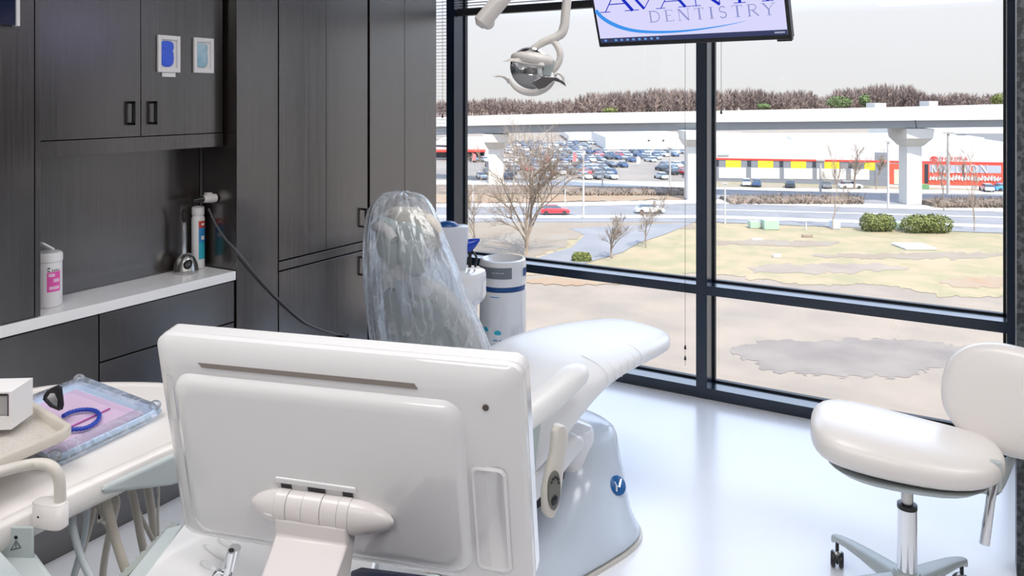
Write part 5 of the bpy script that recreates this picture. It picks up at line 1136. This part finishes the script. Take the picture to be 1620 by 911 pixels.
b = Gd(1386, 301); bare_tree('bare_tree', 'leafless tree at the dark corner of the hall', b, 7, .5, 35, 5, .12)
# bushes
for px0, px1, y0, y1, lab in ((1361, 1416, 335, 369, 'rounded green bush left of its wider neighbour by the road'), (1426, 1506, 337, 371, 'wide green bush by the road, right of the smaller one'), (905, 935, 398, 418, 'small olive shrub beside footpath below the large bare tree')):
    Z = 22338/(y1-155); k_ = Z/F; c = P((px0+px1)/2, (y0+y1)/2, Z+1.5); rx, rz = (px1-px0)/2*k_, (y1-y0)/2*k_
    bm = nb()
    for j in range(5): leafball(bm, c+(C(1, 0)-C(0, 0))*rx*(-.55+.275*j)+Vector((0, 0, r.uniform(-.1, .05)*rz)), rx*.48, rx*.5, rz*r.uniform(.85, 1.0), 700, .16, r)
    tag(finish('green_bush', bm, 'bushleaf', sm=False), lab, 'bush')
# brushy dark hedges
for x0, x1, y0, y1, lab, m in ((1155, 1365, 305, 324, 'long dark brushy hedge between the roads outside', 'brush'), (1478, 1612, 309, 330, 'dark brushy hedge at right between roads', 'brush'), (895, 1080, 296, 310, 'dark scrub strip below the crowded parking lot', 'brush')):
    bm = nb(); Z0 = 22338/(y1-155)
    for k in range(1700):
        px = r.uniform(x0, x1); Zk = Z0+r.uniform(0, 8); b = P(px, 0, Zk); b.z = GZ+.1; hgt = (y1-y0)*Z0/F*r.uniform(.35, 1.0)*(.75+.35*noise.noise(Vector((px*.08, 0, 0))))*.8
        an = r.uniform(0, 6.28); t_ = b+Vector((math.cos(an)*.9, math.sin(an)*.9, hgt)); s = Vector((-math.sin(an), math.cos(an), 0))*.12
        v = [bm.verts.new(p) for p in (b-s, b+s, t_)]; bm.faces.new(v)
    a, b, = P(x0, 0, Z0+1), P(x1, 0, Z0+1); hb_ = (y1-y0)*Z0/F*.5; s = []
    for k in range(30):
        p = a+(b-a)*k/29; q = hb_*(.7+.5*noise.noise(Vector((k*.7, 3, 0)))); s.append([Vector((*(p+(C(0, u)-C(0, 0))).xy, GZ+.08+q*v)) for u, v in ((-.5, 0), (0, .8), (2.5, 1), (6, .8), (7, 0))])
    loft(bm, s, mi=0); tag(finish('hedge', bm, m, sm=False), lab, 'hedge', None, 'stuff')
# light poles
for px, y0, y1, w_, lab in ((923, 234, 346, 3.6, 'tall white light pole in front of the crowded parking lot'), (953, 255, 296, 2.6, 'short white pole at the near edge of the parking'), (1060, 234, 296, 3.2, 'white light pole left of centre mullion before parked cars'),
        (813, 240, 290, 2.8, 'white light pole seen through the large bare tree'), (1147, 290, 354, 3, 'white post by the road just right of the mullion'), (1298, 254, 306, 4, 'white pole before the third yellow wall panel'),
        (1405, 224, 330, 4, 'tall white pole left of the concrete pier'), (1500, 210, 308, 5, 'broad white pole in front of the red wall'), (1509, 207, 236, 2.5, 'slim short white pole right of the broad one'), (748, 292, 322, 3, 'short white post at left window edge'), (894, 298, 323, 2, 'thin white post near the red car'), (1275, 352, 364, 3, 'tiny white marker post on the grass edge')):
    b = Gd(px, y1); Z = 22338/(y1-155)
    if px == 1509: b = P(px, 245, 215); Z = 215; 
    t_ = P(px, y0, Z); bm = nb(); k_ = w_/2*Z/F; tube(bm, [b, Vector((b.x, b.y, t_.z))], [k_, k_*.8], 8)
    if y1-y0 > 45: box(bm, (b.x-k_*3, b.y-k_*1.2, t_.z-k_*.6), (b.x+k_*3, b.y+k_*1.2, t_.z+k_*.6))
    tag(finish('light_pole', bm, 'kerb'), lab, 'pole')
for px, y0, y1, lab in ((862, 242, 262, 'leftmost red and white feather flag in the parking lot'), (906, 241, 261, 'red and white feather flag beside tall white pole'), (1007, 247, 263, 'white feather flag near the middle of the parking lot'), (747, 242, 258, 'red feather flag by the building at far left')):
    Z = 22338/(y1-155); k_ = Z/F; b = P(px, y1, Z); b.z = GZ+.06; t_ = thing('feather_flag', lab, 'flag', b); H_ = (y1-y0)*k_
    bm = nb(); tube(bm, [b, b+Vector((0, 0, H_))], .06, 6); finish('pole', bm, 'kerb', t_)
    rr_ = C(1, 0)-C(0, 0); bm = nb(); prism(bm, [b+Vector((0, 0, H_*.2)), b+rr_*.9+Vector((0, 0, H_*.25)), b+rr_*1.1+Vector((0, 0, H_*.8)), b+rr_*.3+Vector((0, 0, H_))], C(0, .06)-C(0, 0)); finish('flag', bm, 'whitepaint' if px == 1007 else 'flagred', t_, sm=False) if 'flagred' in M or px == 1007 or M.setdefault('flagred', mat('flag_red', (.65, .15, .15), .6)) else None
# ---------------------------------------------------------------- cars
M['tyre'] = mat('tyre', (.03, .03, .03), .8); M['carglass'] = mat('car_glass', (.05, .07, .09), .1)
def paint(n, c): 
    k = 'paint_'+n
    if k not in M: M[k] = mat('car_paint_'+n, c, .25, coat=.4)
    return k
PAINTS = {'white': (.62, .62, .62), 'silver': (.38, .40, .42), 'black': (.03, .035, .045), 'dark blue': (.035, .07, .16), 'grey': (.15, .16, .18), 'red': (.50, .03, .04), 'bright blue': (.05, .25, .55)}
BODY = [(-2.2, .35, .45), (-2.25, .55, .75), (-2.1, .92, .80), (-1.2, 1.0, .84), (.9, .98, .84), (1.9, .82, .80), (2.22, .62, .74), (2.25, .38, .6)]
def car_body(bm, f, mi=0):
    loft(bm, [[f(x, y, z) for y, z in ((-w_, .28), (w_, .28), (w_*1.02, zt*.75), (w_*.92, zt), (-w_*.92, zt), (-w_*1.02, zt*.75))] for x, zt, w_ in BODY], mi=mi)
def car_cabin(bm, f, mi=0, mr=0):
    lo_ = [(-1.9, .93), (1.05, .93)]; up_ = [(-1.35, 1.45), (.25, 1.45)]
    secs = [[f(x0, -.78, .93), f(x1, -.78, .93), f(x1, .78, .93), f(x0, .78, .93)] for x0, x1 in ((-1.9, 1.05),)] + [[f(-1.35, -.62, 1.42), f(.25, -.62, 1.42), f(.25, .62, 1.42), f(-1.35, .62, 1.42)]]
    loft(bm, secs, mi=mi); loft(bm, [[f(-1.37, -.63, 1.42), f(.27, -.63, 1.42), f(.27, .63, 1.42), f(-1.37, .63, 1.42)], [f(-1.3, -.58, 1.48), f(.2, -.58, 1.48), f(.2, .58, 1.48), f(-1.3, .58, 1.48)]], mi=mr)
def car_wheels(bm, f, mi=0):
    for x in (-1.4, 1.4):
        for y in (-.78, .78):
            a, b = f(x, y-.1, .33), f(x, y+.1, .33); tube(bm, [a, b], .33, 10, mi=mi)
protos = {}
def far_car(color, c, rot, label):
    if color not in protos:
        bm = nb(); f = lambda x, y, z: Vector((x, y, z)); car_body(bm, f, 0); car_cabin(bm, f, 1, 0); car_wheels(bm, f, 2)
        o = finish('car', bm, [paint(color, PAINTS[color]), 'carglass', 'tyre'], origin=(0, 0, 0), ang=35); protos[color] = o
    else: o = protos[color].copy(); COL.objects.link(o)
    o.location = c; o.rotation_euler = (0, 0, rot); tag(o, label, 'car', color+' cars in the distant parking lot'); return o
r = random.Random(3); names = list(PAINTS); wts = [22, 17, 14, 24, 12, 5, 3]; cnt = 0; rdir = math.atan2((C(0, 1)-C(0, 0)).y, (C(0, 1)-C(0, 0)).x)
def inlot(px, py):
    if py < 241: return px < 935 and px > 800
    if py < 254 and px < 800: return False
    if px > 1096: return False
    if 258 < py < 264 and 860 < px < 985: return False
    if px > 985 and py > 258 + 0: return px > 1042 and py < 285 and py > 262
    if px > 1040 and py > 250: return py > 262
    if px > 960 and py > 272: return px > 1042 or (px < 970)
    if py > 287: return False
    return True
rows = [228, 231.5, 235, 239, 243, 247.5, 252, 256, 264.5, 270, 276, 283]
for py in rows:
    Z = 22338/(py-155); step = 2.75*F/Z; px = 735+r.uniform(0, step)
    while px < 1112 and cnt < 270:
        if inlot(px, py) and r.random() < .80 and not (px < 870 and r.random() < .35):
            co = r.choices(names, wts)[0]; b = P(px, py, Z); b.z = GZ+.06
            far_car(co, b, rdir+(r.random() < .5)*math.pi+r.uniform(-.1, .1)+.35, co+' car parked in the crowded lot beyond the road'); cnt += 1
        px += step*r.uniform(.95, 1.12)
def near_car(label, color, px, py, headx=True, L_=1.0):
    b = Gd(px, py); b.z = GZ+.13; t_ = thing('car', label, 'car', b); sgn = 1
    ex_ = (C(1, 0)-C(0, 0)) if headx else (C(.3, 1)-C(0, 0)).normalized(); ey_ = Vector((-ex_.y, ex_.x, 0))
    f = lambda x, y, z: b+ex_*x*L_+ey_*y+Vector((0, 0, z))
    bm = nb(); car_body(bm, f); finish('body', bm, paint(color, PAINTS[color]), t_, ang=35)
    bm = nb(); car_cabin(bm, f, 0, 1); finish('cabin', bm, ['carglass', paint(color, PAINTS[color])], t_, ang=35)
    for x in (-1.4, 1.4):
        for y in (-.78, .78):
            bm = nb(); tube(bm, [f(x, y-.12, .33), f(x, y+.12, .33)], .33, 14); finish('wheel', bm, 'tyre', t_)
near_car('red car driving on the road behind the bare tree', 'red', 878, 340)
near_car('white car on the road left of the centre mullion', 'white', 1028, 338)
near_car('white car parked before the first yellow wall panel', 'white', 1181, 294, False)
near_car('dark blue car parked beside the white one at the hall', 'dark blue', 1197, 295, False)
near_car('black car parked alone before the second white wall panel', 'black', 1250, 297, False)
near_car('grey car parked at the hall behind the white pole', 'grey', 1307, 298, False)
near_car('white car parked side-on at the hall near the dark corner', 'white', 1345, 299, True)
near_car('silver car parked in front of the red wall', 'silver', 1561, 303, False)
near_car('bright blue and white car at the right end of red wall', 'bright blue', 1590, 303, True)
b = Gd(1462, 300); bm = nb(); r_ = C(1, 0)-C(0, 0); prism(bm, [b-r_*1.0, b+r_*1.0, b+r_*1.0+(C(0, 1.4)-C(0, 0)), b-r_*1.0+(C(0, 1.4)-C(0, 0))], (0, 0, .9)); prism(bm, [b-r_*1.1+Vector((0, 0, .9)), b+r_*1.1+Vector((0, 0, .9)), b+r_*1.1+(C(0, 1.5)-C(0, 0))+Vector((0, 0, .9)), b-r_*1.1+(C(0, 1.5)-C(0, 0))+Vector((0, 0, 1.1))], (0, 0, .08)); tag(finish('dumpster', bm, mat('green_metal', (.10, .22, .10), .6), sm=False), 'small green dumpster at the red wall beside the pier', 'dumpster')
# tidy up helper data
for o in bpy.data.objects:
    if '_w' in o: del o['_w']
